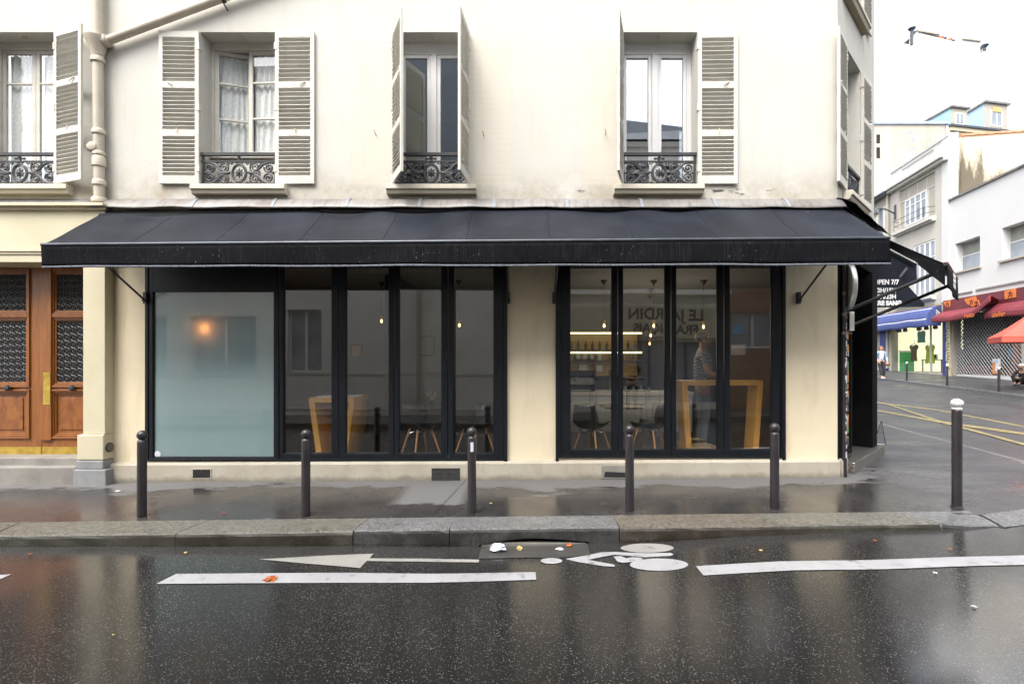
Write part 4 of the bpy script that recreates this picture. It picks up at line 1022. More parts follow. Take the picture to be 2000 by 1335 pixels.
# ---- traffic sign on its pole
tp = Vector((PX(1650, -.20), -.20, Gs(4.6, -.2)-.02)); tp = onground(1649.5, 931, Gs)
T = thing('traffic_sign', tp, 'round road sign seen from behind on a sticker covered pole at the corner', 'traffic sign')
mb = MB(); mb.tube([(tp.x, tp.y, tp.z-.05), (tp.x, tp.y, tp.z+3.35)], .030, 16); mb.lathe([(.034,0), (.034,.012), (.031,.02)], (tp.x, tp.y, tp.z+1.0), 16); mb.build('pole', M['bollard'], T, smooth=True)
dirn = Vector((math.sin(R_(17)), math.cos(R_(17)), 0)); nrm = Vector((-math.cos(R_(17)), math.sin(R_(17)), 0))
so = Vector((tp.x, tp.y, 0))+dirn*.12-nrm*.075
zc = PZ(558, tp.y)
Rd = frame(so+Vector((0,0,zc)), dirn, (0,0,1)); Rd4 = Rd @ Matrix.Identity(4)
mb = MB(Rd); rr = .335
mb.lathe([(rr-.02,-.004), (rr-.02,.004)], (0,0,0), 48); mb.build('sign_disc', M['sign_back'], T)
mb = MB(Rd); mb.lathe([(rr-.02,-.035), (rr,-.035), (rr+.006,-.02), (rr+.006,.02), (rr,.03), (rr-.022,.03), (rr-.022,-.034)], (0,0,0), 48); mb.build('sign_rim', M['sign_rim'], T, smooth=True)
Rp = frame(so+Vector((0,0,PZ(628, tp.y))), dirn, (0,0,1))
mb = MB(Rp); mb.box(-.17,.17,-.115,.115,-.004,.004); mb.build('sign_plate', M['sign_back'], T)
mb = MB(Rp); rect_frame(mb, -.19, .19, -.03, .03, .022, -.135, .135) if False else None
for b in ((-.19,.19,-.135,-.113), (-.19,.19,.113,.135), (-.19,-.168,-.113,.113), (.168,.19,-.113,.113)): mb.box(b[0], b[1], b[2], b[3], -.03, .03)
mb.build('plate_rim', M['sign_rim'], T, bevel=.006)
mb = MB(Matrix.Translation(tp))
for z in (2.05, 2.32, 2.62, 3.1): mb.lathe([(.036,0), (.038,.006), (.038,.034), (.036,.04)], (0,0,z), 16); mb.box(.0, .10, -.012, .012, z+.008, z+.032)
mb.build('clamp', M['sign_back'], T)
z = .28; rnd = random.Random(5)
for h in (.10, .06, .16, .22, .09, .12, .30, .20, .24, .10, .14, .12):
    mb = MB(Matrix.Translation(tp)); a = rnd.uniform(-1.45, -.95); w = rnd.uniform(.35, .62)
    for k in range(5):
        a0, a1 = a+w*2*(k/5-.5), a+w*2*((k+1)/5-.5); rr2 = .0312
        mb.face([(rr2*math.cos(a0), rr2*math.sin(a0), z), (rr2*math.cos(a1), rr2*math.sin(a1), z), (rr2*math.cos(a1), rr2*math.sin(a1), z+h*.86), (rr2*math.cos(a0), rr2*math.sin(a0), z+h*.86)])
    mb.build('sticker', M['stk_white'], T); z += h+rnd.uniform(0, .05)
# ---- drainpipe
px0 = PX(190, -.10); DP = thing('drainpipe', (px0, -.10, 4.0), 'cream painted cast iron drainpipe with a sloping branch, between the two lace curtained windows', 'drainpipe')
y = -.10; rp = .068
mb = MB(); mb.tube([(px0,y,PZ(96,y)), (px0,y,12.4)], rp, 18); mb.tube([(px0+.03,y,PZ(385,y)), (px0+.005,y,PZ(90,y))], rp*.98, 18); mb.build('pipe', M['pipe'], DP, smooth=True)
mb = MB()
mb.bm.free()
for py, r, h in ((395,.095,.05), (362,.085,.06), (325,.083,.12), (303,.080,.03), (262,.085,.05), (122,.088,.05), (108,.080,.03)):
    z = PZ(py, y); mb = MB(); mb.lathe([(r*.86,-.01), (r,0), (r,h), (r*.9,h+.015), (rp*.98,h+.02)], (lerp(px0+.03, px0+.005, (390-py)/300), y, z), 20); mb.build('collar', M['pipe'], DP, smooth=True)
mb = MB(); mb.lathe([(rp,-.16), (rp*1.08,-.12), (.115,.05), (.150,.12), (.155,.15), (.12,.16), (.075,.19)], (px0, y, PZ(96,y)), 20); mb.build('hopper_head', M['pipe'], DP, smooth=True)
mb = MB(); mb.lathe([(.045,0), (.062,.01), (.062,.03), (.04,.04)], (px0-.02, y-.05, PZ(289,y)), 14, Matrix.Rotation(math.pi/2, 4, 'X')); mb.lathe([(.055,-.06), (.075,0), (.055,.06)], (px0-.04, y-.02, PZ(289,y)), 14, Matrix.Rotation(math.pi/2, 4, 'Y')); mb.build('inspection_cap', M['pipe'], DP, smooth=True)
pa, pb = Vector((PX(204,y), y, PZ(82,y))), Vector((PX(445,y), y, PZ(-8,y))); pc = pb+(pb-pa)*.8
mb = MB(); mb.tube([pa-(pb-pa)*.05, pb, pc], .058, 18); dn = (pb-pa).normalized()
mb.tube([pa+dn*.0, pa+dn*.06], .085, 18); mb.build('branch_pipe', M['pipe'], DP, smooth=True)
mb = MB(); mb.tube([pb-dn*.10, pb-dn*.06], .07, 14); mb.tube([pb-dn*.08+Vector((0,0,-.06)), pb-dn*.08+Vector((.02,.10,-.12))], .01, 6); mb.build('bracket', M['blackm'], DP)
# ---- main awning
AW = thing('awning', (-.6, -.5, 3.2), 'long black canvas awning spanning both cafe windows', 'awning')
XL, XR = -5.92, 4.61; YF = -1.037
def zf(x): return lerp(3.166, 3.249, (x-XL)/(XR-XL))
def canopy(u, v):
    x = lerp(XL, XR, u); n = 10; s = abs(math.sin(u*n*math.pi))
    z = lerp(zf(x)+.67, zf(x), v)-.030*math.sin(math.pi*v)*(.4+.6*s)+.026*math.exp(-((v-.08)/.14)**2)*math.sin(u*37+math.sin(u*17)*2)+.006*math.sin(u*23+v*5)*math.sin(math.pi*v)+.004*math.sin(u*61-v*9)*math.sin(math.pi*v)
    if v < .02: z -= .016*s
    return (x, lerp(-.10, YF, v), z)
mb = MB(); mb.grid(canopy, 140, 16); cp = mb.build('canopy', M['awning'], AW, smooth=True, thick=.004)
for i in range(1, 10):
    mb = MB(); u = i/10
    mb.grid(lambda a, b: (lambda q: (q[0]+(a-.5)*.024, q[1], q[2]+.0035))(canopy(u, b)), 1, 16); mb.build('seam', M['awning'], cp, smooth=True, thick=.001)
mb = MB(); mb.tube([(XL, YF-.012, zf(XL)), (XR, YF-.012, zf(XR))], .021, 12); mb.build('front_bar', M['alu'], AW, smooth=True)
def zb_(x): return lerp(2.884, 2.917, (x-XL)/(XR-XL))
def val(u, v):
    x = lerp(XL, XR, u); return (x, YF-.018+.010*math.sin(x*2.1+v)*v+.006*math.sin(x*6.3+1)*v, lerp(zf(x)-.018, zb_(x)+.016, v)+.003*math.sin(x*3.3)*v)
mb = MB(); mb.grid(val, 120, 6); va = mb.build('valance', M['valance'], AW, smooth=True, thick=.003)
mb = MB(); mb.grid(lambda u, v: (lambda q: (q[0], q[1]-.002-.004*math.sin(math.pi*v), lerp(q[2]+.003, q[2]-.022+.003*math.sin(q[0]*61)*math.sin(q[0]*23), v)))(val(u, 1)), 240, 3); mb.build('hem', M['hem'], va, smooth=True, thick=.004)
mb = MB(); mb.tube([(XL, -.10, zf(XL)+.66), (XR, -.10, zf(XR)+.66)], .045, 12); mb.build('roller', M['blackm'], AW, smooth=True)
for px in (283, 993, 1082, 1561):
    x = PX(px, -.05); dx = .06*(1 if px in (1561,) else -1 if px == 283 else 0)
    mb = MB(); mb.tube([(x, -.055, PZ(586,-.05)), (x+dx*.3, YF+.01, zf(x)-.03)], .014, 8); mb.box(x-.022, x+.022, -.06, -.034 if px in (993, 1082) else -.002, PZ(590,-.05)-.02, PZ(570,-.05)); mb.tube([(x-.028,-.058,PZ(586,-.05)), (x+.028,-.058,PZ(586,-.05))], .018, 8); mb.build('arm', M['blackm'], AW)
# ---- corner awning over the entrance
A0, A1 = Vector((4.66,.05,3.86)), Vector((5.74,1.13,3.86)); N0, N1 = Vector((5.56,-.74,2.985)), Vector((6.58,.29,2.93))
CW = thing('corner_awning', (5.6, .2, 3.0), 'narrow black awning jutting from the corner entrance with a small lettered front flap', 'awning')
mb = MB(); mb.grid(lambda u, v: lerp(lerp(A0, A1, u), lerp(N0, N1, u), v)+Vector((0,0,-.03*math.sin(math.pi*v))), 8, 10); mb.build('canopy', M['awning'], CW, smooth=True, thick=.006)
mb = MB(); mb.tube([N0, N1], .024, 10); fb = mb.build('front_bar', M['blackm'], CW, smooth=True)
out = Vector((.7071,-.7071,0))
mb = MB(); mb.grid(lambda u, v: lerp(N0, N1, u)+out*.02+Vector((0,0,-.31*v))+out*.015*math.sin(u*7)*v, 8, 5); va = mb.build('valance', M['valance'], CW, smooth=True, thick=.004)
mb = MB(); mb.tube([N0+out*.022+Vector((0,0,.02)), N1+out*.022+Vector((0,0,.02))], .009, 8); mb.build('trim', M['redtoldo'], CW)
Tm = frame(lerp(N0, N1, .5)+out*.040+Vector((0,0,-.13)), (.7071,.7071,-.03), (0,0,1))
for s, dy in (("OPEN 7/7", .07), ("12H/15H", .0), ("19H/23H", -.07)): text_mesh(s, .085, Tm @ Matrix.Translation((0, dy, 0)), M['white'], 'lettering', CW, .001, .001)
mb = MB(); mb.grid(lambda u, v: lerp(N0, N0+Vector((-.20,.20,.13)), u)+Vector((0,0,-.02-.27*v*(1-u*.7))), 4, 4); mb.build('side_flap', M['valance'], CW, thick=.004)
mb = MB(); mb.tube([CH @ Vector((.33,-.03,2.46)), lerp(N0, N1, .12)+Vector((0,0,-.03))], .026, 8); mb.build('arm', M['blackm'], CW)
mb = MB(); mb.tube([CH @ Vector((.9,-.03,2.30)), lerp(N0, N1, .75)+Vector((0,0,-.10))], .024, 8); mb.build('arm', M['blackm'], CW)
# ---- side awning with lettered cheek
SW = thing('side_awning', (6.6, 2.0, 3.0), 'black side street awning whose triangular cheek shows white opening hours', 'awning')
def SP(px, py, d): return Vector(((px-CX)*d/FP, d-D, H+(CY-py)*d/FP))
mb = MB(); pr = [SP(1700,456,9.5), SP(1737,487,9.5), SP(1790,516,9.5), SP(1791,549,9.5), SP(1735,560,9.5), SP(1700,560,9.5)]
mb.prism(pr, (.55,3.2,.02)); mb.build('canopy', M['awning'], SW)
mb = MB(); d = 9.30
mb.prism([SP(1690,470,d), SP(1716,492,d), SP(1737,518,d), SP(1768,552,d), SP(1806,593,d), SP(1805,599,d), SP(1690,600.5,d)], (.0,.006,0)); ck = mb.build('cheek', M['awning'], SW)
Tc = lambda px, py: frame(SP(px, py, d-.006), (1,0,0), (0,0,1))
k = d/FP
for s, px, py, sz, bold, sx in (("OPEN 7/7", 1731, 551, 13, .004, .9), ("12H/15H", 1729, 567, 12, .004, .95), ("19H/23H", 1729, 579.5, 12, .004, .95), ("PIERRE SANG", 1727, 592, 12, .0075, .95)):
    text_mesh(s, sz*k, Tc(px, py), M['white'], 'lettering', SW, .001, bold, sx=sx)
mb = MB(); mb.tube([SP(1748,553,9.36), SP(1771,524,9.42)], .022, 8); mb.build('arm', M['iron'], SW)
mb = MB(); mb.tube([SP(1700,470,9.46), SP(1790,517,9.46)], .02, 8); mb.build('arm', M['blackm'], SW)
# ---- little easel board on the entrance step
e0 = CH @ Vector((CL-.10, -.10, .226))
E = thing('easel_board', e0, 'small transparent menu easel leaning on the entrance step', 'menu board')
mb = MB(Matrix.Translation(e0) @ Matrix.Rotation(R_(20), 4, 'Z'))
mb.tube([(-.02,.10,0), (.05,0,.44)], .008, 6); mb.tube([(.16,0,0), (.05,0,.44)], .008, 6); mb.tube([(-.02,.1,.02), (.16,0,.02)], .006, 6); mb.build('easel_frame', M['steel'], E)
mb = MB(Matrix.Translation(e0) @ Matrix.Rotation(R_(20), 4, 'Z')); mb.prism([(.0,.095,.03), (.150,.002,.03), (.052,.002,.40)], (0,.003,0)); mb.build('board', M['wglass'], E)
# ---- litter and leaves
def crumple(name, px, py, s, m, label, cat, flat=.5, fn=Zr):
    p = onground(px, py, fn); mb = MB(); rnd = random.Random(int(px*7)); n, mm = 10, 7
    mb.ball((p.x, p.y, p.z+s*flat*.8+.008), (s, s*.7, s*flat), n, mm)
    for v in mb.bm.verts: v.co += Vector((rnd.uniform(-1,1), rnd.uniform(-1,1), rnd.uniform(-.6,1)*flat))*s*.28
    tag(mb.build(name, M[m]), label, cat)
crumple('crumpled_paper', 973, 1076, .085, 'paper', 'crumpled white paper lying on the drain plate', 'litter', .45)
crumple('bread_scrap', 1014, 1075, .028, 'yleaf', 'small yellow scrap on the drain plate', 'litter', .8)
crumple('carrot_peel', 1112, 1068, .035, 'leaf', 'orange peel at the corner of the drain plate', 'litter', .5)
crumple('torn_wrapper', 1093, 1074, .04, 'paper', 'flat torn white wrapper beside the orange peel', 'litter', .2)
def leafy(px, py, s, m, label, rot=0., fn=Zr, cat='leaf', dz=.014):
    p = onground(px, py, fn); mb = MB(Matrix.Translation((p.x, p.y, p.z+dz)) @ Matrix.Rotation(rot, 4, 'Z'))
    for a, l in ((0, 1.0), (.7, .8), (-.7, .75), (1.5, .5), (-1.5, .5), (3.1, .45)):
        c, sn = math.cos(a), math.sin(a)
        f = lambda u, w: (s*(u*c-w*sn), s*(u*sn+w*c), s*(.10*math.sin(u*5+a)+.12*abs(w)))
        mb.face([f(0,0), f(.5*l,-.22), f(l,0), f(.5*l,.22)])
    tag(mb.build('fallen_leaf', M[m], thick=.002), label, cat)
leafy(530, 1134, .115, 'leaf', 'big curled orange leaf lying on the white lane line', 2.4)
for px, py, s, m, lab, fn in ((437,1003,.03,'leaf','single orange leaf on the dark pavement behind the kerb',Gs), (61,1083,.03,'leaf','orange leaf in the gutter near the porch',Zr), (362,1081,.032,'yleaf','pale leaf below the mossy kerb, behind the lane line end',Zr), (1418+0,1080,.0,'leaf','',Zr), (1709,1057,.03,'leaf','orange scrap of leaf in the gutter before the corner pier',Zr), (1857,1074,.026,'leaf','orange leaf just above the lane line by the corner',Zr), (1487,1076,.03,'yleaf','tiny pale leaf under the kerb end',Zr), (960,984,.03,'yleaf','yellow leaf on the pavement by the stickered bollard',Gs), (232,960,.06,'paper','flattened white tissue on the pavement behind the first bollard',Gs), (30,941,.05,'paper','white scrap at the foot of the porch step',Gs), (220,1242,.014,'yleaf','lone yellow speck on the wide dark carriageway',Zr), (1900,1186,.03,'paper','white speck on the wet road under the corner',Zr), (1827,1120,.03,'paper','white scrap just under the lane line by the corner',Zr)):
    if s: leafy(px, py, s, m, lab, px*.37, fn, 'litter' if m == 'paper' else 'leaf')
# ================================================================ inside the cafe
FZ0 = .242
def frame_table(cx, cy, w, d, h, taper, label, wt=.085):
    t = thing('high_table', (cx, cy, FZ0), label, 'table')
    mb = MB(); y0, y1 = cy-d/2, cy+d/2; z1 = FZ0+h
    mb.box(cx-w/2, cx+w/2, y0, y1, z1-wt*.85, z1); mb.build('table_top', M['table'], t, bevel=.004)
    for s in (-1, 1):
        xo, xi = cx+s*w/2, cx+s*(w/2-taper); mb = MB()
        mb.hexa([(xi,y0+.001,FZ0), (xi-s*wt,y0+.001,FZ0), (xi-s*wt,y1-.001,FZ0), (xi,y1-.001,FZ0), (xo,y0+.001,z1-wt*.86), (xo-s*wt,y0+.001,z1-wt*.86), (xo-s*wt,y1-.001,z1-wt*.86), (xo,y1-.001,z1-wt*.86)])
        mb.build('leg', M['table'], t, bevel=.004)
    return t
y = .55
x0, x1 = PX(603, .35), PX(692, .35); frame_table((x0+x1)/2, .35+.38, x1-x0, .76, PZ(776, .35)-FZ0, .12, 'small orange oak table of tapering frame shape inside the first glass panes')
x0, x1 = PX(1332, .32), PX(1490.5, .32); frame_table((x0+x1)/2, .32+.16, x1-x0, .32, PZ(743, .32)-FZ0, .075, 'tall orange oak frame table behind the last glass panes')
mb = MB(); mb.box(PX(622,.5), PX(700,.5), .42, .75, PZ(776,.35)+.002, PZ(776,.35)+.02)
for v in mb.bm.verts: v.co.z += .006*math.sin(v.co.x*9)
tag(mb.build('menu_booklet', M['paper'], bevel=.002), 'pale menu booklet lying on the small orange table', 'booklet')
def chair_proto():
    t = thing('chair', (0,0,0), 'x', 'chair')
    mb = MB()
    def shell(u, v):
        a = (u-.5); 
        if v < .5: k = v/.5; return (a*.46*(1-.15*(1-k)**3), -.21+.40*k, .45-.02*math.sin(math.pi*k)+.10*(abs(a)*2)**3)
        k = (v-.5)/.5; return (a*.46*(1-.25*k*k), .19+.05*k+.05*k*k-.08*(abs(a)*2)**2*k, .45+.36*k+.10*(abs(a)*2)**3*(1-k))
    mb.grid(shell, 12, 16); mb.build('seat_shell', M['seat'], t, smooth=True, thick=.012)
    for sx in (-1, 1):
        for sy in (-1, 1):
            mb = MB(); mb.tube([(sx*.12, sy*.12, .43), (sx*.23, sy*.22, .0)], [.019, .012], 10); mb.build('leg', M['leg'], t, smooth=True)
    mb = MB()
    for a, b in (((-.14,-.13), (.14,.13)), ((-.14,.13), (.14,-.13))): mb.tube([(a[0],a[1],.36), (0,0,.40), (b[0],b[1],.36)], .006, 6)
    mb.tube([(-.14,-.13,.36), (-.12,-.12,.43)], .006, 6); mb.tube([(.14,-.13,.36), (.12,-.12,.43)], .006, 6); mb.tube([(-.13,-.135,.40), (.13,-.135,.40)], .008, 6)
    mb.build('wire_brace', M['chrome'], t); return t
cp0 = chair_proto()
for i, (px, Y, rz, lab) in enumerate(((822, .55, 40, 'black shell chair with beech legs nearest the small orange table'), (928, .55, -40, 'black shell chair with beech legs close to the middle cream pier'), (1156, .55, 140, 'black shell chair with beech legs behind the first pane past the pier'), (1266, .55, -125, 'black shell chair with beech legs between the counter and the tall table'))):
    o = cp0 if i == 0 else dup(cp0); o.location = (PX(px, Y), Y, FZ0); o.rotation_euler.z = R_(rz); o['label'] = lab; o['group'] = 'black shell chairs in the cafe'
for px, lab in ((873, 'small black bistro table between the two chairs before the cream pier'), (1212, 'small black bistro table between the chairs past the cream pier')):
    Y = .95; x = PX(px, Y); t = thing('bistro_table', (x, Y, FZ0), lab, 'table', 'bistro tables')
    mb = MB(); mb.box(x-.3, x+.3, Y-.3, Y+.3, FZ0+.72, FZ0+.745); mb.build('table_top', M['seat'], t, bevel=.004)
    mb = MB(); mb.tube([(x,Y,FZ0+.02), (x,Y,FZ0+.72)], .03, 12); mb.build('column', M['blackm'], t, smooth=True)
    mb = MB(); mb.lathe([(.24,0), (.235,.012), (.05,.03)], (x, Y, FZ0), 28); mb.build('base', M['steel'], t, smooth=True)
# pendants
cz = 3.12
for px, py, Y, lab in ((745,627,1.7,'bare pendant bulb hanging behind the second folding pane'), (897,635,1.5,'pendant lamp in a wire cage near the cream pier'), (1180,636,1.5,'pendant bulb hanging above the first chair past the pier'), (1277,636,1.5,'pendant bulb hanging in front of the shelf end'), (1374,638,1.5,'pendant bulb over the checked shirt'), (1271,655,2.6,'pendant bulb hanging farther back above the counter'), (1269,671,3.6,'added pendant in place of a bulb reflection, at the very back of the cafe')):  # last pendant is added where a bulb is only reflected
    x, z = PX(px, Y), PZ(py, Y); t = thing('pendant_lamp', (x, Y, cz), lab, 'lamp', 'cafe pendant lamps')
    mb = MB(); mb.lathe([(.062,0), (.058,-.012), (.012,-.075), (.006,-.085)], (x, Y, cz-.002), 20); mb.build('canopy', M['seat'], t, smooth=True)
    mb = MB(); mb.tube([(x,Y,cz-.08), (x,Y,z+.09)], .004, 6); mb.build('cord', M['seat'], t)
    mb = MB(); mb.lathe([(.012,.10), (.024,.09), (.026,.05), (.016,.04)], (x, Y, z), 14); mb.build('socket', M['brass'], t, smooth=True)
    mb = MB(); mb.ball((x, Y, z), (.022,.022,.034), 12, 8); b = mb.build('bulb', M['bulb'], t, smooth=True)
    mb = MB()
    for k in range(8):
        a = k*math.pi/4; mb.tube([(x+.03*math.cos(a), Y+.03*math.sin(a), z+.07), (x+.065*math.cos(a), Y+.065*math.sin(a), z+.02), (x+.05*math.cos(a), Y+.05*math.sin(a), z-.06)], .0025, 4)
    mb.build('cage', M['blackm'], t)
    L = bpy.data.lights.new('bulb_light', 'POINT'); L.energy = 3.8 if px > 1000 else .8; L.color = (1, .84, .64); L.shadow_soft_size = .85; L.specular_factor = 0
    lo = bpy.data.objects.new('bulb_light', L); COL.objects.link(lo); lo.location = (x, Y, z-.08)
x, z = PX(409, .13), PZ(641, .13)
t = thing('wall_lamp', (x, .13, z), 'orange lamp glowing through the frosted window', 'lamp')
mb = MB(); mb.ball((x, .13, z), .034, 16, 10); mb.build('bulb', M['bulbwall'], t, smooth=True)
mb = MB(); mb.lathe([(.03,.03), (.05,.05), (.05,.10), (.02,.12)], (x, .13, z), 16); mb.tube([(x,.13,z+.12), (x,.13,3.12)], .005, 6); mb.build('lamp_holder', M['blackm'], t)
L = bpy.data.lights.new('lamp_glow', 'POINT'); L.energy = .5; L.color = (1, .33, .08); L.shadow_soft_size = .03; L.specular_factor = 0
lo = bpy.data.objects.new('lamp_glow', L); COL.objects.link(lo); lo.location = (x, .085, z-.01)
for px0, px1, py0, py1, m, lab in ((686,708,672,698,'ochre','small amber framed print on the grey wall behind the second pane'), (806,850,655,695,'iwall','pale grey panel picture on the wall behind the chairs')):
    Y = 2.88; mb = MB(); rect_frame(mb, PX(px0,Y), PX(px1,Y), PZ(py1,Y), PZ(py0,Y), .03, Y-.02, Y+.015); f = mb.build('picture', M['blackm']); tag(f, lab, 'picture')
    mb = MB(); mb.box(PX(px0,Y)+.03, PX(px1,Y)-.03, Y-.005, Y+.01, PZ(py1,Y)+.03, PZ(py0,Y)-.03); mb.build('print', M[m], f)
for i in range(9):
    xx = PX(1206+i*7.6, 3.45); zz = PZ(765,3.3)+.001; mb = MB(); mb.lathe([(.028,0), (.030,.004), (.036,.12), (.034,.12), (.028,.006)], (xx, 3.42+.03*(i%2), zz), 14)
    tag(mb.build('drinking_glass', M['bottle'] if i%2 else M['wglass'], smooth=True), 'drinking glass lined up on the white counter top', 'glass', 'drinking glasses on the counter')
# counter, back shelf, stools
Y = 3.3; x0, x1 = PX(1085,Y), PX(1352,Y)
t = thing('bar_counter', ((x0+x1)/2, Y, FZ0), 'pale grey bar counter with a white top edge', 'counter')
mb = MB(); mb.box(x0, x1, Y, Y+.6, FZ0, PZ(772,Y)); mb.build('counter_front', M['counter'], t)
mb = MB(); mb.box(x0-.02, x1+.02, Y-.03, Y+.62, PZ(772,Y)+.001, PZ(765,Y)); mb.build('counter_top', M['white'], t, bevel=.004)
Yb = 4.9; s0, s1 = PX(1085,Yb), PX(1250,Yb)
t = thing('back_bar', ((s0+s1)/2, Yb, FZ0), 'dark back bar with glowing shelf strip and mirror panels', 'shelf')
mb = MB()
for py in (645, 683, 703, 735): mb.box(s0, s1, Yb-.30, Yb+.28, PZ(py,Yb)-.03, PZ(py,Yb))
mb.box(s0-.04, s0, Yb-.3, Yb+.28, FZ0, PZ(640,Yb)); mb.box(s1, s1+.04, Yb-.3, Yb+.28, FZ0, PZ(640,Yb)); mb.box(s0, s1, Yb-.3, Yb+.28, FZ0, PZ(742,Yb)); mb.build('shelf_board', M['blackm'], t)
for py in (650, 687):
    mb = MB(); mb.box(s0+.02, s1-.02, Yb-.27, Yb-.25, PZ(py+3,Yb), PZ(py,Yb)); mb.build('light_strip', M['strip'], t)
mb = MB(); mb.box(s0+.02, s1-.02, Yb+.20, Yb+.24, PZ(734,Yb), PZ(648,Yb)); mb.build('back_panel', M['ochre'], t)
for a, b, c, d in ((1126,1160,685,700), (1168,1180,680,703), (1132,1148,712,725), (1166,1178,713,725)):
    mb = MB(); mb.box(PX(a,Yb), PX(b,Yb), Yb+.10, Yb+.12, PZ(d,Yb), PZ(c,Yb)); mb.build('mirror', M['counter'], t)
bp = None
for i in range(22):
    px = 1094+i*6.9; row = i % 2; zz = PZ(683 if row else 703, Yb); xx = PX(px, Yb); rnd = random.Random(i)
    mb = MB(); h = rnd.uniform(.20, .27); mb.lathe([(.034,0), (.036,.01), (.036,h*.55), (.013,h*.72), (.013,h*.97), (.015,h)], (xx, Yb-.12+rnd.uniform(-.06,.06), zz+.001), 12)
    o = mb.build('bottle', M['bottle'] if i % 3 else M['tan'], smooth=True); tag(o, 'bottle standing on the shelves of the dark back bar', 'bottle', 'bottles on the back bar')
xx = PX(1192, 3.6); t = thing('beer_tap', (xx, 3.6, PZ(765,3.3)), 'shiny steel beer column on the bar counter', 'beer tap')
mb = MB(); mb.lathe([(.06,0), (.06,.02), (.032,.03), (.032,.42), (.038,.45), (.01,.47)], (xx, 3.6, PZ(765,3.3)+.001), 18); mb.build('column', M['steel'], t, smooth=True)
mb = MB(); mb.tube([(xx,3.57,1.38), (xx,3.48,1.38), (xx,3.46,1.32)], .012, 8); mb.tube([(xx,3.5,1.39), (xx,3.49,1.50)], .014, 8); mb.build('spout', M['steel'], t, smooth=True)
t = thing('coffee_machine', (PX(1135,3.65), 3.65, 1.07), 'black and steel coffee machine on the bar counter', 'coffee machine')
mb = MB(); z0 = PZ(765,3.3)+.002; xa, xb = PX(1108,3.65), PX(1160,3.65); mb.box(xa, xb, 3.5, 3.8, z0, z0+.10); mb.box(xa, xb, 3.55, 3.8, z0+.101, z0+.32); mb.box(xa-.02, xb+.02, 3.46, 3.82, z0+.321, z0+.44); mb.build('body', M['seat'], t, bevel=.01)
mb = MB(); mb.box(xa+.02, xb-.02, 3.545, 3.549, z0+.14, z0+.28); mb.build('steel_panel', M['steel'], t)
mb = MB()
for k in (.3, .7): x = lerp(xa, xb, k); mb.lathe([(.03,0), (.03,.06)], (x, 3.50, z0+.24), 14); mb.tube([(x,3.48,z0+.25), (x,3.36,z0+.24)], .012, 8)
mb.build('brew_head', M['chrome'], t)
def stool_proto():
    t = thing('bar_stool', (0,0,0), 'x', 'stool'); W = .19
    mb = MB(); mb.box(-W, W, -W, W, .62, .645); mb.build('seat', M['stoolwhite'], t, bevel=.006)
    for sx in (-1, 1):
        for sy in (-1, 1): mb = MB(); mb.tube([(sx*W, sy*W, .62), (sx*(W+.04), sy*(W+.04), 0)], .010, 6); mb.build('leg', M['stoolwhite'], t)
    mb = MB(); mb.tube([(-W,-W,.64), (-W,-W-.03,.90), (W,-W-.03,.90), (W,-W,.64)], .013, 6); mb.tube([(-W,-W-.02,.80), (W,-W-.02,.80)], .008, 6); mb.build('backrest', M['stoolwhite'], t)
    mb = MB(); q = W+.025; mb.tube([(-q,-q,.22), (q,-q,.22), (q,q,.22), (-q,q,.22), (-q,-q,.22)], .007, 6); mb.build('foot_rail', M['stoolwhite'], t); return t
sp = stool_proto()
for i, (px, lab) in enumerate(((1130, 'wire backed stool at the counter end next to the cream pier'), (1182, 'second wire backed stool at the counter, behind the first chair'), (1238, 'third wire backed stool at the counter, before the steel tap end'), (1300, 'last wire backed stool at the counter, nearest the tall table'))):
    o = sp if i == 0 else dup(sp); o.location = (PX(px, 2.85), 2.85, FZ0); o.rotation_euler.z = R_(random.uniform(-8, 8)); o['label'] = lab; o['group'] = 'wire stools at the bar'
def crate(x, y, z, label):
    t = thing('wooden_crate', (x, y, z), label, 'crate'); w, d, h = .235, .15, .19
    for k in range(2):
        for s in (-1, 1):
            mb = MB(); zz = z+.005+k*.095; mb.box(x-w, x+w, y+s*d-.007, y+s*d+.007, zz, zz+.082); mb.box(x+s*w-.007, x+s*w+.007, y-d+.008, y+d-.008, zz, zz+.082); mb.build('board', M['crate'], t)
    mb = MB()
    for sx in (-1, 1):
        for sy in (-1, 1): mb.box(x+sx*(w-.04)-.015, x+sx*(w-.04)+.015, y+sy*(d-.02)-.012, y+sy*(d-.02)+.012, z, z+h)
    mb.build('corner_post', M['crate'], t); mb = MB(); mb.box(x-w+.01, x+w-.01, y-d+.01, y+d-.01, z+.005, z+.015); mb.build('bottom', M['crate'], t)
crate(PX(1373,.30), .42, FZ0+.001, 'pale wooden crate on the floor under the tall orange table')
crate(PX(1352,.75), .86, FZ0+.001, 'second wooden crate behind the first, partly hidden')
x = PX(1388,.9); mb = MB(); mb.box(PX(1342,.86), PX(1377,.86), .80, .96, FZ0+.21, FZ0+.225); tag(mb.build('loose_board', M['crate']), 'loose plank lying across the hidden crate', 'plank')
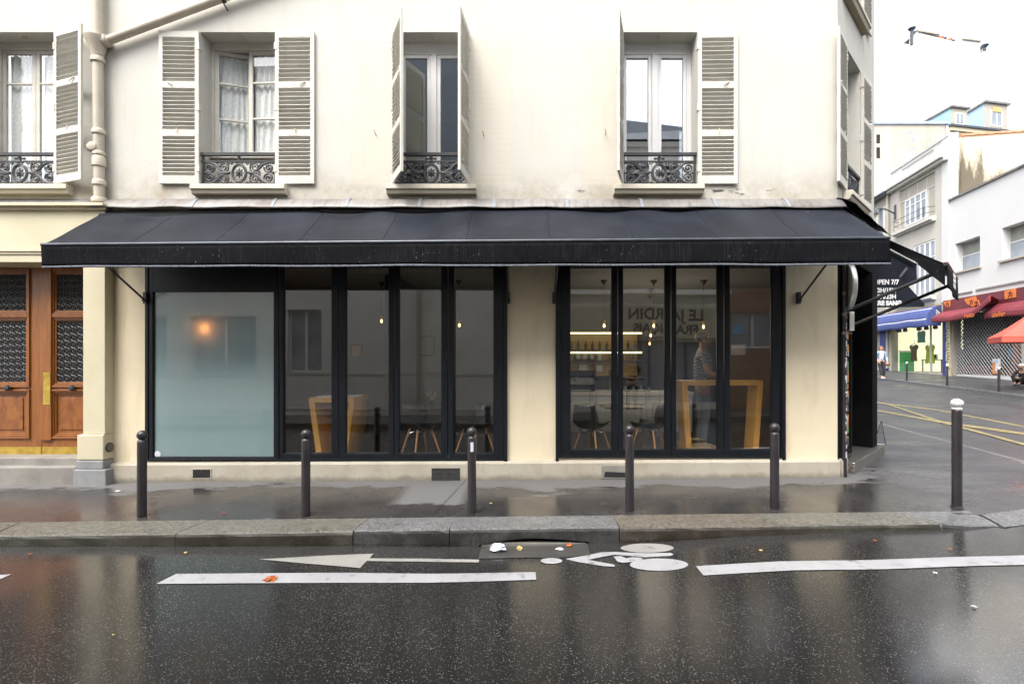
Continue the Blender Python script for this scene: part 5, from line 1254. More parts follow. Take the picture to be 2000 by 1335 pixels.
# notices on the far wall
Y = 5.19
o = MB(); o.box(PX(1430,2.88), PX(1452,2.88), 2.875, 2.88, PZ(652,2.88), PZ(636,2.88)); tag(o.build('notice', M['blueposter']), 'blue notice hanging in the last pane', 'notice')
mb = MB(); mb.box(PX(1427,2.9), PX(1456,2.9), 2.875, 2.88, PZ(693,2.9), PZ(673,2.9)); tag(mb.build('notice', M['poster']), 'framed floor plan sheet under the blue notice', 'notice')
for px0, px1, py0, py1 in ((1422, 1462, 630, 700),):
    mb = MB(); mb.box(PX(px0,2.9)-.05, PX(px1,2.9)+.9, 2.885, 2.93, FZ0, 3.1); mb.build('partition_wall', M['iwall'], B)
x, yy = PX(800,1.0), 1.0
t = thing('potted_sprig', (PX(873,.95)-.25, .95, FZ0+.746), 'thin yellow green sprig in a dark pot on the bistro table', 'plant')
p = t.location; mb = MB(); mb.lathe([(.035,0), (.045,.08), (.04,.085)], (p.x, p.y, p.z), 14); mb.build('pot', M['seat'], t, smooth=True)
mb = MB()
for k in range(7):
    a = k*.9; e = Vector((math.cos(a)*.07, math.sin(a)*.07, .10+.02*(k%3))); q = p+Vector((0,0,.08)); mb.tube([q, q+e*.6, q+e], .002, 4); mb.prism([q+e+Vector((-.015,0,0)), q+e+Vector((0,-.01,-.01)), q+e+Vector((.02,0,.01)), q+e+Vector((0,.012,.01))], (0,0,.001))
mb.build('foliage', M['yleaf'], t)
# ================================================================ people
def skin_mesh(verts, edges, root=0, sub=2):
    me = bpy.data.meshes.new('figure'); me.from_pydata([Vector(v[0]) for v in verts], edges, []); ob = bpy.data.objects.new('figure', me); COL.objects.link(ob)
    sk = ob.modifiers.new('s', 'SKIN'); sk.use_smooth_shade = True
    lay = me.skin_vertices[0].data
    for i, v in enumerate(verts):
        r = v[1]; lay[i].radius = (r, r) if isinstance(r, float) else r
        lay[i].use_root = (i == root)
    ss = ob.modifiers.new('u', 'SUBSURF'); ss.levels = sub; ss.render_levels = sub
    dg = bpy.context.evaluated_depsgraph_get(); dg.update()
    out = bpy.data.meshes.new_from_object(ob.evaluated_get(dg)); bpy.data.objects.remove(ob); bpy.data.meshes.remove(me)
    return out
def put(me, name, m, parent):
    me.materials.clear(); me.materials.append(m); me.name = name
    for p in me.polygons: p.use_smooth = True
    o = bpy.data.objects.new(name, me); COL.objects.link(o); o.parent = parent; return o
def human(label, loc, rz, pose, top, legs, hair, shoe=None, long_hair=False, short_sleeves=False, scale=1.0, coat=None, skirted=False):
    t = thing('person', loc, label, 'person'); V = lambda *a: Vector(a)
    J = dict(pelvis=V(0,0,.95), waist=V(0,0,1.08), chest=V(0,.0,1.27), top=V(0,.005,1.42), neck=V(0,0,1.50), jaw=V(0,-.028,1.565), head=V(0,-.012,1.64), crown=V(0,.0,1.70),
        shL=V(.175,0,1.405), elL=V(.23,.02,1.12), wrL=V(.235,-.04,.88), shR=V(-.175,0,1.405), elR=V(-.23,.02,1.12), wrR=V(-.235,-.04,.88),
        hipL=V(.09,0,.90), knL=V(.10,-.02,.50), anL=V(.10,.02,.085), hipR=V(-.09,0,.90), knR=V(-.10,-.02,.50), anR=V(-.10,.02,.085), toeL=None, toeR=None)
    J.update(pose)
    for s in 'LR':
        if J['toe'+s] is None: J['toe'+s] = J['an'+s]+V(0,-.17,-.055)
    vs, es, ix = [], [], {}
    def add(n, p, r, par=None):
        ix[n] = len(vs); vs.append((p*scale, r*scale))
        if par: es.append((ix[par], ix[n]))
    add('pelvis', J['pelvis'], .125); add('waist', J['waist'], .112, 'pelvis'); add('chest', J['chest'], .128, 'waist'); add('top', J['top'], .085, 'chest'); add('neck', J['neck'], .052, 'top'); add('jaw', J['jaw'], .066, 'neck'); add('head', J['head'], .092, 'jaw'); add('crown', J['crown'], .070, 'head')
    for s, k in (('L', 1), ('R', -1)):
        add('sh'+s, J['sh'+s], .062, 'top'); add('el'+s, J['el'+s], .043, 'sh'+s); add('wr'+s, J['wr'+s], .029, 'el'+s)
        d = (J['wr'+s]-J['el'+s]).normalized(); a = d.cross(V(k,0,0)); a = a.normalized() if a.length > .1 else V(0,-1,0)
        palm = J['wr'+s]+d*.075; add('pa'+s, palm, .034, 'wr'+s)
        for f, (off, ln) in enumerate(((-.026,.075), (-.009,.088), (.009,.083), (.025,.064))):
            b = palm+a*off+d*.02; c = b+d*ln*.55+V(-k*.008,0,0); e = c+d*ln*.35+V(-k*.022,0,0)
            add(f'f{f}a'+s, b, .0105, 'pa'+s); add(f'f{f}b'+s, c, .0095, f'f{f}a'+s); add(f'f{f}c'+s, e, .008, f'f{f}b'+s)
        b = palm-a*.03-d*.03; add('tha'+s, b, .012, 'pa'+s); add('thb'+s, b-a*.025+d*.04, .010, 'tha'+s)
        add('hip'+s, J['hip'+s], .092, 'pelvis'); add('kn'+s, J['kn'+s], .057, 'hip'+s); add('an'+s, J['an'+s], .040, 'kn'+s); add('to'+s, J['toe'+s], .032, 'an'+s)
    body = skin_mesh(vs, es, 0, 2)
    bm = bmesh.new(); bm.from_mesh(body)
    F = (J['head']-J['neck']).normalized(); fw = V(0,-1,0)
    mb = MB(Matrix.Translation(J['head']*scale) @ Matrix.Scale(scale, 4)); mb.bm.free(); mb.bm = bm
    mb.ball((0,-.098,-.022), (.013,.020,.024), 8, 6)
    for k in (1, -1): mb.ball((k*.090,.004,-.012), (.012,.020,.030), 8, 6)
    bm.to_mesh(body); bm.free(); put(body, 'body', M['skin'], t)
    Hm = Matrix.Translation(J['head']*scale) @ Matrix.Scale(scale, 4)
    for k in (1, -1): mb = MB(Hm); mb.ball((k*.034,-.083,.006), (.012,.008,.008), 8, 6); mb.build('eye', M['seat'], None).parent = t
    mb = MB(Hm); mb.ball((0,-.086,-.062), (.024,.008,.006), 8, 6); mb.build('mouth', M['tan'], None).parent = t
    mb = MB(Hm)
    mb.ball((0,.018,.030), (.101,.104,.088), 16, 10)
    for v in mb.bm.verts:
        l = Hm.inverted() @ v.co
        if l.y < -.045 and l.z < .055: v.co = Hm @ Vector((l.x*.9, -.045, max(l.z, .02)))
        v.co += Vector((random.uniform(-1,1), random.uniform(-1,1), random.uniform(-1,1)))*.004
    mb.build('hair', M[hair], None, smooth=True).parent = t
    if long_hair:
        for k in (1, -1): mb = MB(Hm); mb.tube([(k*.06,.03,.06), (k*.096,.015,-.02), (k*.10,-.01,-.12), (k*.10,-.05,-.22)], [.035,.04,.042,.02], 8); mb.build('hair', M[hair], None, smooth=True).parent = t
    def suit(keys, edges, m, name, rad):
        n = [k for k in keys]; put(skin_mesh([(p*scale, r*scale) for p, r in keys], edges, 0, 2), name, m, t)
    sl = (lambda s: J['sh'+s].lerp(J['el'+s], .62)) if short_sleeves else (lambda s: J['el'+s])
    kv = [(J['pelvis']+V(0,0,-.02), .142), (J['waist'], .130), (J['chest'], .145), (J['top'], .098), (J['neck']-V(0,0,.05), .066)]; ke = [(0,1), (1,2), (2,3), (3,4)]
    for s in 'LR':
        b = len(kv); kv += [(J['sh'+s], .074), (sl(s), .058)]; ke += [(3,b), (b,b+1)]
        if not short_sleeves: kv.append((J['el'+s].lerp(J['wr'+s], .85), .042)); ke.append((b+1,b+2))
    suit(kv, ke, M[coat or top], 'jacket' if coat else 'shirt', 0)
    if coat: mb = MB(Matrix.Scale(scale, 4)); mb.ball((J['chest']+V(0,-.085,-.06)), (.085,.075,.22), 14, 10); mb.build('shirt', M[top], None, smooth=True).parent = t
    kv = [(J['pelvis']+V(0,0,.03), .130), (J['pelvis'], .135)]; ke = [(0,1)]
    for s in 'LR':
        b = len(kv); kv += [(J['hip'+s], .105), (J['kn'+s], .072), (J['kn'+s].lerp(J['an'+s], .9), .056)]; ke += [(1,b), (b,b+1), (b+1,b+2)]
    suit(kv, ke, M[legs], 'trousers', 0)
    for s in 'LR':
        a, b = J['an'+s], J['toe'+s]; put(skin_mesh([((a+V(0,.03,-.035))*scale, .046*scale), (a.lerp(b, .5)*scale+V(0,0,-.02), .046*scale), (b*scale, .036*scale)], [(0,1), (1,2)], 0, 1), 'shoe', M[shoe or 'blackcloth'], t)
    t.rotation_euler.z = rz; return t
V3 = lambda *a: Vector(a)
# woman coming down the far pavement
wy = 20.6; wx = PX(1721, wy)
w = human('woman in a pale denim jacket, white top and black trousers walking along the far kerb', (wx, wy, Zr(wx, wy)+.125), R_(-12),
    dict(knL=V3(.10,-.10,.50), anL=V3(.09,-.06,.085), knR=V3(-.09,-.14,.52), anR=V3(-.10,-.30,.10), elR=V3(-.25,.04,1.13), wrR=V3(-.20,-.14,.93), elL=V3(.25,.03,1.12), wrL=V3(.24,-.13,.90)), 'whitecloth', 'blackcloth', 'hair_brown', 'whitecloth', True, coat='denim', scale=1.03)
mb = MB(); mb.ball((.25,-.16,.80), (.13,.07,.10), 12, 8); o = mb.build('handbag', M['tan'], smooth=True); o.location = w.location; o.rotation_euler.z = w.rotation_euler.z; tag(o, 'brown handbag held by the woman in the denim jacket', 'bag')
# person sitting on the far pavement
sx_, sy_ = PX(1996, 13.9), 13.9
human('person in dark clothes with pale cap sitting on the far pavement beside the shutter', (sx_, sy_, H+(CY-752)*(sy_+D)/FP-.02), R_(-62),
    dict(pelvis=V3(0,.05,.13), waist=V3(0,.08,.27), chest=V3(0,.06,.45), top=V3(0,.02,.60), neck=V3(0,-.02,.67), jaw=V3(0,-.06,.73), head=V3(0,-.06,.80), crown=V3(0,-.05,.86), shL=V3(.17,0,.58), shR=V3(-.17,0,.58), elL=V3(.24,-.16,.40), elR=V3(-.24,-.16,.40), wrL=V3(.10,-.36,.34), wrR=V3(-.10,-.36,.34),
     hipL=V3(.09,.02,.13), hipR=V3(-.09,.02,.13), knL=V3(.20,-.34,.42), knR=V3(-.20,-.34,.42), anL=V3(.06,-.46,.10), anR=V3(-.06,-.46,.10)), 'blackcloth', 'blackcloth', 'white', 'blackcloth')
# guest in the checked shirt
gx, gy = PX(1372, .98), .98
human('man in a checked short sleeved shirt standing behind the tall orange table', (gx, gy, FZ0+.002), R_(80),
    dict(elL=V3(.25,-.06,1.14), wrL=V3(.16,-.26,1.06), elR=V3(-.27,-.02,1.15), wrR=V3(-.17,-.23,1.10)), 'check', 'denim_grey', 'hair_dark', 'blackcloth', short_sleeves=True, scale=1.12)
# photographer across the road, mirrored in the glass
human('man in a black printed t-shirt and dark trousers standing across the street', (3.45, -7.55, Zr(3.45, -7.2)+.12), R_(180),
    dict(elL=V3(.27,.02,1.14), wrL=V3(.06,-.20,1.10), elR=V3(-.27,.02,1.14), wrR=V3(-.02,-.22,1.0)), 'blackcloth', 'blackcloth', 'hair_dark', 'blackcloth', short_sleeves=True)
# ================================================================ across the side street
E_ = Vector((.1733,.9849,0)); FO = Vector((23.11,16.59,0))
FM = frame(FO, -E_, (.9849,-.1733,0))             # local x to the right as seen, y into the houses
def FD(px): return 18888.0/(px-1188.0)
def FX(px): return (24-FD(px))/.9849
def FZ(px, py): return H+(CY-py)*FD(px)/FP
def kerbline(t): return Vector((17.98+2.34*t, 10.8+10.1*t, 0))
def Zk(x, y): return Zr(x, y)+.12
# pavement
pts = []
mb = MB(); rows = []
for i in range(-6, 13):
    t = i*.5; k = kerbline(t)
    for_f = (k-FO).dot(E_); f = FO+E_*for_f
    zf_ = .80-.022*(-for_f) if True else 0
    zf_ = .80+.022*for_f
    r = []
    for j in range(7):
        q = k.lerp(f+Vector((.3,-.05,0)), j/6); r.append(mb.v((q.x, q.y, lerp(Zk(k.x, k.y), zf_, j/6))))
    rows.append((mb.v((k.x, k.y, Zk(k.x, k.y)-.25)), r))
for (a, A), (b, C) in zip(rows, rows[1:]):
    for j in range(6): mb.bm.faces.new((A[j], C[j], C[j+1], A[j+1]))
tag(mb.build('far_pavement', M['sideroad']), kind='structure')
mb = MB(); nv = Vector((-.974,.226,0))
for i in range(-24, 50):
    a, b = kerbline(i*.12), kerbline(i*.12+.12); w = nv*.28
    p = [(a-w*.0, 0), (b-w*.0, 0)]
    q0, q1, q2, q3 = a+w*.15, b+w*.15, b-w*.85, a-w*.85
    mb.hexa([(q.x, q.y, Zr(q.x, q.y)-.1) for q in (q0, q1, q2, q3)]+[(q.x, q.y, Zk(q.x, q.y)+.008) for q in (q0, q1, q2, q3)])
tag(mb.build('far_kerb', M['gr_grey']), kind='structure')
for i, (px, d, lab) in enumerate(((1951, 19.7, 'thin bollard before the lattice shutter with the poster'), (1850, 22.9, 'thin bollard before the blue doorpost'), (1771, 26.3, 'thin bollard before the blue awning shop window'))):
    y = d-D; x = PX(px, y); o = dup(wb); o.location = (x, y, Zk(x, y)-.03); o.scale = (.88,.88,.80); o['label'] = lab; o['group'] = 'bollards on the far pavement'
def fbox(mb, px0, px1, z0, z1, y0, y1): mb.box(FX(px0), FX(px1), y0, y1, z0, z1)
# ---- white house with the closed shop
A = thing('white_house', FM @ Vector((2, 4, .8)), 'plain white house with deep set windows above the closed shop with maroon fascia', 'building')
x0, x1 = FX(1855.5), 12.5
ow = [(FX(1866), FX(1914), 6.50, 8.05), (FX(1957), FX(1957)+2.0, 6.50, 8.05), (FX(1957)+3.4, FX(1957)+5.4, 6.5, 8.05)]
mb = MB(FM); mb.wall(x0, x1, 5.0, 10.52, ow, 0, .5); mb.box(x0, x1, .5, 9, 5.0, 10.4); mb.build('wall', M['fwhite'], A)
mb = MB(FM); mb.box(x0-.0, x1, -.10, .3, 10.521, 10.62); mb.build('coping', M['zinc'], A)
for a, b, c, d in ow:
    mb = MB(FM); mb.box(a, b, .38, .44, c, d); w = mb.build('window', M['shutgrey'], A)
    mb = MB(FM); mb.box(a, b, .36, .379, c, lerp(c, d, .52)); mb.build('pane', M['fwin'], w); mb = MB(FM); mb.box(a, b, .34, .379, lerp(c, d, .52), lerp(c, d, .55)); mb.build('transom', M['white'], w)
    mb = MB(FM); mb.box(a-.12, b+.12, -.12, .34, c-.10, c-.003); mb.build('window_sill', M['fcream'], A)
mb = MB(FM); mb.box(FX(1862), FX(1900), -.05, -.002, 5.25, 5.33); mb.box(FX(1907), x1, -.05, -.002, 5.28, 5.36); mb.build('string_course', M['stone'], A)
mb = MB(FM); mb.wall(x0-.3, x1, .3, 4.99, [(FX(1861), FX(1994), .80, 4.25)], .02, .4); mb.build('shop_wall', M['fcream'], A)
mb = MB(FM); mb.box(FX(1837)+.6, x1, -.22, .018, 4.32, 5.03); fs = mb.build('fascia', M['redpanel'], A, bevel=.01)
def plaque(pts):
    mb = MB(FM); mb.prism([(FX(a), -.226, FZ(a, b)) for a, b in pts], (0,-.02,0)); return mb.build('fascia_plate', M['orange'], fs)
off = 5
for pts in ([(1852,590), (1866,586), (1865,599), (1858,600)], [(1893,584), (1916,578), (1919,592), (1911,599), (1899,593)], [(1913,589), (1921,585), (1926,597), (1916,596)], [(1973,568), (1996,562), (1996,580), (1974,584)]):
    cx = sum(p[0] for p in pts)/4.0 if len(pts) == 4 else sum(p[0] for p in pts)/len(pts); plaque(pts); cy = sum(p[1] for p in pts)/len(pts)
    mb = MB(FM); c = Vector((FX(cx), -.252, FZ(cx, cy))); s = .16
    mb.tube([c+Vector((-s*.6,0,-s)), c+Vector((0,0,0)), c+Vector((s*.2,0,s*.8))], .022, 5); mb.tube([c+Vector((0,0,.02)), c+Vector((s*.8,0,-s*.5)), c+Vector((s*.5,0,-s))], .02, 5); mb.tube([c+Vector((-s*.7,0,s*.3)), c+Vector((s*.1,0,s*.5)), c+Vector((s*.9,0,s*.1))], .018, 5); mb.build('dancing_figure', M['redpanel'], fs)
# recessed shop behind the lattice
gx0, gx1 = FX(1861), FX(1994)
mb = MB(FM); mb.box(gx0, gx1, .5, .56, .8, 4.25); mb.build('shop_window', M['dark'], A)
mb = MB(FM); mb.box(gx0, gx1, .40, .49, .8, 1.45); mb.build('stall_riser', pm('red_riser', (.26,.055,.04), (.20,.04,.03), 2, .6), A)
for px, z0, z1, w, m in ((1938, 2.6, 3.2, .55, 'redtoldo'), (1962, 1.5, 3.3, .45, 'orange'), (1925, 2.3, 2.7, .3, 'poster'), (1952, 1.9, 2.3, .35, 'blueposter'), (1980, 1.9, 2.6, .6, 'stk_mix'), (1893, 2.0, 3.4, .9, 'stk_white')):
    mb = MB(FM); x = FX(px)
    if m == 'stk_white':
        for k in range(5): mb.tube([(x-.7+.2*math.cos(k*2+q*.5)+q*.13, .485, 2.0+k*.30+.12*math.sin(q*.9+k)) for q in range(9)], .012, 4)
        mb.build('chalk_lettering', M['stone'], A)
    else: mb.box(x-w/2, x+w/2, .47, .49, z0, z1); mb.build('window_decal', M[m], A)
mb = MB(FM); zl, zh = .98, 4.22; step = .215; n = int((gx1-gx0+zh-zl)/step)
for i in range(n+1):
    for s in (1, -1):
        a = gx0+i*step-(zh-zl) if s > 0 else gx0+i*step; 
        p0 = (a, zl); p1 = (a+s*(zh-zl), zh)
        def clip(p, q):
            (xa, za), (xb, zb) = p, q; lo, hi = 0., 1.; dx = xb-xa
            for lim, sg in ((gx0, 1), (gx1, -1)):
                num = sg*(lim-xa); den = sg*dx
                if abs(den) < 1e-9: continue
                tt = num/den
                if den > 0: lo = max(lo, tt)
                else: hi = min(hi, tt)
            if lo >= hi: return None
            return (xa+dx*lo, za+(zb-za)*lo), (xa+dx*hi, za+(zb-za)*hi)
        c = clip(p0, p1)
        if c: mb.tube([(c[0][0], .22+.012*s, c[0][1]), (c[1][0], .22+.012*s, c[1][1])], .024, 4)
mb.build('lattice_shutter', M['gatebar'], A)
mb = MB(FM); mb.box(gx0, gx1, .18, .26, .80, .97); mb.build('shutter_bar', M['fwhite'], A)
mb = MB(FM); mb.box(FX(1931), FX(1946), .16, .185, FZ(1938, 730), FZ(1938, 700)); tag(mb.build('taped_poster', M['poster']), 'pale poster with round blue and orange prints tied to the lattice shutter', 'poster')
# torn maroon awnings
def canop(name, x0, x1, zt, zb, out, label, curl=0, m='red', val=.32):
    t = thing(name, FM @ Vector(((x0+x1)/2, -.3, zt)), label, 'awning')
    def f(u, v):
        k = curl*max(0, (u-.55)/.45)**2
        return (lerp(x0, x1, u)+.5*k*v, lerp(-.23, -out, v), lerp(zt, zb, v)+k*(.35+.9*v)+.03*math.sin(u*14)*v)
    mb = MB(FM); mb.grid(f, 30, 8); mb.build('canopy', M[m], t, smooth=True, thick=.015)
    mb = MB(FM); mb.grid(lambda u, v: (lambda q: (q[0], q[1]-.01, q[2]-val*v+.02*math.sin(u*23)*v))(f(u, 1)), 30, 3); mb.build('valance', M[m], t, smooth=True, thick=.015); return t
tm = canop('torn_awning', FX(1849), FX(1962), 4.42, 4.10, .75, 'sagging maroon awning whose end has torn loose and curls up', .55, val=.30)
text_mesh("resto", .34, frame(FM @ Vector((FX(1928), -.79, 3.98)), -E_, (0,0,1)), M['orange'], 'lettering', tm, .003, .004)
tm = canop('maroon_awning', FX(1948), 9.5, 4.40, 4.05, .55, 'straight maroon awning with orange lettering behind the torn one', 0, val=.34)
text_mesh("atelier", .34, frame(FM @ Vector((FX(1978), -.58, 3.88)), -E_, (0,0,1)), M['orange'], 'lettering', tm, .003, .004)
# red parasol
py_ = 11.9; pxw = PX(1957, py_); zc_ = H+(CY-657)*(py_+D)/FP
Pz = thing('parasol', (pxw+1.45, py_+.35, .6), 'coral red square parasol over the far pavement', 'parasol'); p = Vector((pxw+1.45, py_+.35, zc_))
c4 = [p+Vector((-1.45,-.35,0)), p+Vector((.35,-1.45,0)), p+Vector((1.45,.35,0)), p+Vector((-.35,1.45,0))]; ap = p+Vector((0,0,.95))
mb = MB(); 
for a, b in zip(c4, c4[1:]+c4[:1]):
    mb.grid(lambda u, v: ap.lerp(a.lerp(b, u), v)+Vector((0,0,-.05*math.sin(math.pi*v))), 6, 6)
mb.build('canopy', M['redtoldo'], Pz, thick=.006)
mb = MB()
for a, b in zip(c4, c4[1:]+c4[:1]): mb.grid(lambda u, v: a.lerp(b, u)+Vector((0,0,-.01-.20*v)), 6, 2)
mb.build('valance', M['redtoldo'], Pz, thick=.006)
mb = MB(); mb.tube([(p.x, p.y, .45), (p.x, p.y, ap.z+.03)], .025, 10); mb.build('pole', M['blackm'], Pz)
# ---- pale brick house over the blue shop
Bq = thing('brick_house', FM @ Vector((-9, 4, 1)), 'pale glazed brick house with wide windows over the blue awning shop', 'building')
bx0, bx1 = FX(1741), FX(1855)-.003
w1 = (FX(1767), FX(1809), 10.2, 11.85); w2 = (FX(1786), FX(1827), 5.6, 8.72)
mb = MB(FM); mb.wall(bx0, bx1, 4.95, 13.0, [(FX(1757), FX(1827), 10.15, 12.65), (w2[0]-.02, w2[1]+.02, 5.55, 8.75)], -.02, .4); mb.build('wall', M['fbrick'], Bq)
mb = MB(FM); mb.box(FX(1757), FX(1827), .08, .3, 10.0, 12.7); mb.build('bay_panel', M['fcream'], Bq)
mb = MB(FM)
for k in range(1, 4): x = lerp(FX(1757), FX(1827), k/4); mb.box(x-.03, x+.03, .06, .079, 11.9, 12.6)
mb.box(FX(1757), FX(1827), .05, .079, 11.86, 11.93); mb.box(FX(1811), FX(1812), .06, .079, 10.2, 11.86); mb.build('bay_moulding', M['mould'], Bq)
def fw(x0, x1, z0, z1, cols, trans):
    mb = MB(FM); n = cols
    rect_frame(mb, x0, x1, z0, z1, .07, -.0, .075)
    for k in range(1, n): x = lerp(x0, x1, k/n); mb.box(x-.055, x+.055, -.005, .07, z0+.07, z1-.07)
    for k in range(n): xa, xb = lerp(x0, x1, k/n), lerp(x0, x1, (k+1)/n); mb.box(xa+.07, xb-.07, .0, .06, lerp(z0, z1, trans)-.03, lerp(z0, z1, trans)+.03)
    w = mb.build('window', M['white'], Bq)
    for k in range(n): xa, xb = lerp(x0, x1, k/n), lerp(x0, x1, (k+1)/n); mb = MB(FM); mb.box(xa+.05, xb-.05, .03, .05, z0+.05, z1-.05); mb.build('pane', M['fwin'], w)
fw(w1[0], w1[1], w1[2], w1[3], 4, .72); fw(w2[0], w2[1], w2[2], w2[3], 4, .70)
for z in (9.85, 5.32):
    mb = MB(FM); mb.box(FX(1752), FX(1829), -.35, -.021, z, z+.16); mb.box(FX(1752), FX(1829), -.22, -.022, z-.08, z-.002); mb.build('ledge', M['mould'], Bq)
mb = MB(FM); a, b = FX(1758), FX(1827)
for z, o_ in ((10.62,-.50), (10.30,-.42)): mb.tube([(a,-.03,z), (a+.2,o_,z), (b-.2,o_,z), (b,-.03,z)], .018, 5)
mb.tube([(a+.2,-.46,10.0), (a+.3,-.5,10.62)], .014, 5); mb.tube([(b-.3,-.46,10.0), (b-.2,-.5,10.62)], .014, 5); mb.build('balcony_rail', M['blackm'], Bq)
mb = MB(FM); mb.box(bx0-.15, bx1, -.45, .4, 13.001, 13.16); mb.box(bx0-.10, bx1, -.30, .4, 12.84, 12.998); mb.build('cornice', M['mould'], Bq)
mb = MB(FM); mb.wall(bx0, bx1, 13.161, 14.15, [(FX(1763), FX(1825), 13.3, 13.95)], -.03, .4); mb.box(FX(1763), FX(1825), .03, .3, 13.3, 13.95); mb.box(bx0-.04, bx1, -.09, .4, 14.151, 14.21); mb.build('parapet', M['fwhite'], Bq)
mb = MB(FM); mb.box(bx0, bx1-.3, .42, 9, 4.9, 13.4); mb.build('rear_wall', M['fcream'], Bq)
mb = MB(FM); mb.box(bx1-.6, bx1+.006, -.06, .42, 5.0, 14.3); mb.build('edge_pilaster', M['fwhite'], Bq)
# party wall with clay tile coping
mb = MB(FM); mb.box(bx1-.1, bx1+.25, .42, 16, 10.4, 13.95); mb.build('party_wall', M['stain'], Bq)
mb = MB(FM)
for k in range(36): y = .42+k*.43; mb.prism([(bx1-.2,y,13.951), (bx1+.34,y,13.951), (bx1+.30,y,14.04), (bx1+.05,y,14.16), (bx1-.15,y,14.06)], (0,.415,.03))
mb.build('tile_coping', M['tile'], Bq)
# blue awning shop on its ground floor
sx0, sx1 = FX(1738), FX(1845)
mb = MB(FM); mb.wall(bx0, bx1-.02, .4, 4.94, [(sx0, sx1, 1.0, 3.95)], .0, .3); mb.build('shop_wall', M['fcream'], Bq)
mb = MB(FM); mb.box(sx0, sx1, 2.3, 2.4, .9, 4.1); mb.box(sx0-.06, sx0, .3, 2.3, .9, 4.1); mb.build('shop_backdrop', M['cream_glow'], Bq)
mb = MB(FM); mb.box(sx0, sx1, .001, 2.3, .9, .998); mb.box(sx0, sx1, .31, 2.3, 4.1, 4.2); mb.build('shop_floor', M['fcream'], Bq)
mb = MB(FM); mb.box(FX(1815), FX(1816.5), .02, .10, 1.0, 3.95); mb.box(sx0, sx0+.10, -.05, .1, 1.0, 3.95); mb.build('shop_mullion', M['cream_wood'], Bq)
mb = MB(FM); mb.box(sx0+.1, FX(1815), .04, .05, 1.02, 3.95); mb.build('shop_pane', glass('far_shop_glass', (.95,.96,.95), 1.0), Bq)
for a, b in ((1722, 1736), (1845.2, 1850.5)):
    mb = MB(FM); mb.box(FX(a), FX(b), -.12, -.002, 1.0 if a < 1800 else .9, 4.2); mb.build('doorpost', M['bluepaint'], Bq)
mb = MB(FM); mb.box(FX(1851), FX(1859), -.10, -.003, .8, 4.3); gp = mb.build('end_pilaster', M['porch'], Bq)
mb = MB(FM)
for k in range(14): x = FX(1854.5)+random.uniform(-.1,.1); z = 1.2+k*.17; mb.tube([(x-.10, -.108, z), (x+.02, -.108, z+.13), (x+.12, -.108, z+.05)], .02, 4)
mb.build('graffiti_tag', M['blackm'], gp)
ba = thing('blue_awning', FM @ Vector(((bx0+bx1)/2, -.4, 4.9)), 'blue canvas awning with two thin white stripes over the dress shop', 'awning')
ax0, ax1 = FX(1706), FX(1840)
def fa(u, v): 
    a = v*math.pi/2
    return (lerp(ax0, ax1, u), -.05-.75*math.sin(a*.95), 4.86-.72*(1-math.cos(a))-.10*v+.015*math.sin(u*19)*v)
mb = MB(FM); mb.grid(fa, 30, 10); mb.build('canopy', M['blue'], ba, smooth=True, thick=.012)
mb = MB(FM); mb.grid(lambda u, v: (lambda q: (q[0], q[1]-.005, q[2]-.36*v-.05*abs(math.sin(u*12))*v))(fa(u, 1)), 40, 3); mb.build('valance', M['blue'], ba, smooth=True, thick=.012)
for u in (0, 1):
    mb = MB(FM); e = [fa(u, k/8) for k in range(9)]; mb.face(e+[(e[-1][0], e[-1][1], e[-1][2]-.36), (e[0][0], -.05, e[-1][2]-.36)]); mb.build('side_flap', M['blue'], ba, thick=.012)
for v in (.42, .98):
    mb = MB(FM); mb.grid(lambda u, w: (lambda q: (q[0], q[1]-.012, q[2]+.008))(fa(u, v-.02+.04*w)), 30, 1); mb.build('stripe', M['white'], ba, smooth=True, thick=.006)
mb = MB(FM); mb.box(ax0+.5, ax1, -.02, -.001, 4.55, 4.94); mb.build('fascia_board', M['ochre'], Bq)
mb = MB(FM); mb.box(FX(1838), FX(1851), -.36, -.34, 4.02, 4.62)
mm = MB(FM @ Matrix.Translation((FX(1845), -.30, 4.30)) @ Matrix.Rotation(R_(35), 4, 'Y'))
mm.box(-.36, .36, -.012, .012, -.22, .22); sg = mm.build('striped_sign', M['blackm']); mb.bm.free(); tag(sg, 'small black sign with white stripes hung askew beside the blue awning', 'sign')
for k in (-.12, 0, .12):
    mm = MB(FM @ Matrix.Translation((FX(1845), -.30, 4.30)) @ Matrix.Rotation(R_(35), 4, 'Y')); mm.box(-.34, .34, -.016, -.0125, k-.03, k+.03); o = mm.build('stripe', M['white'], sg)
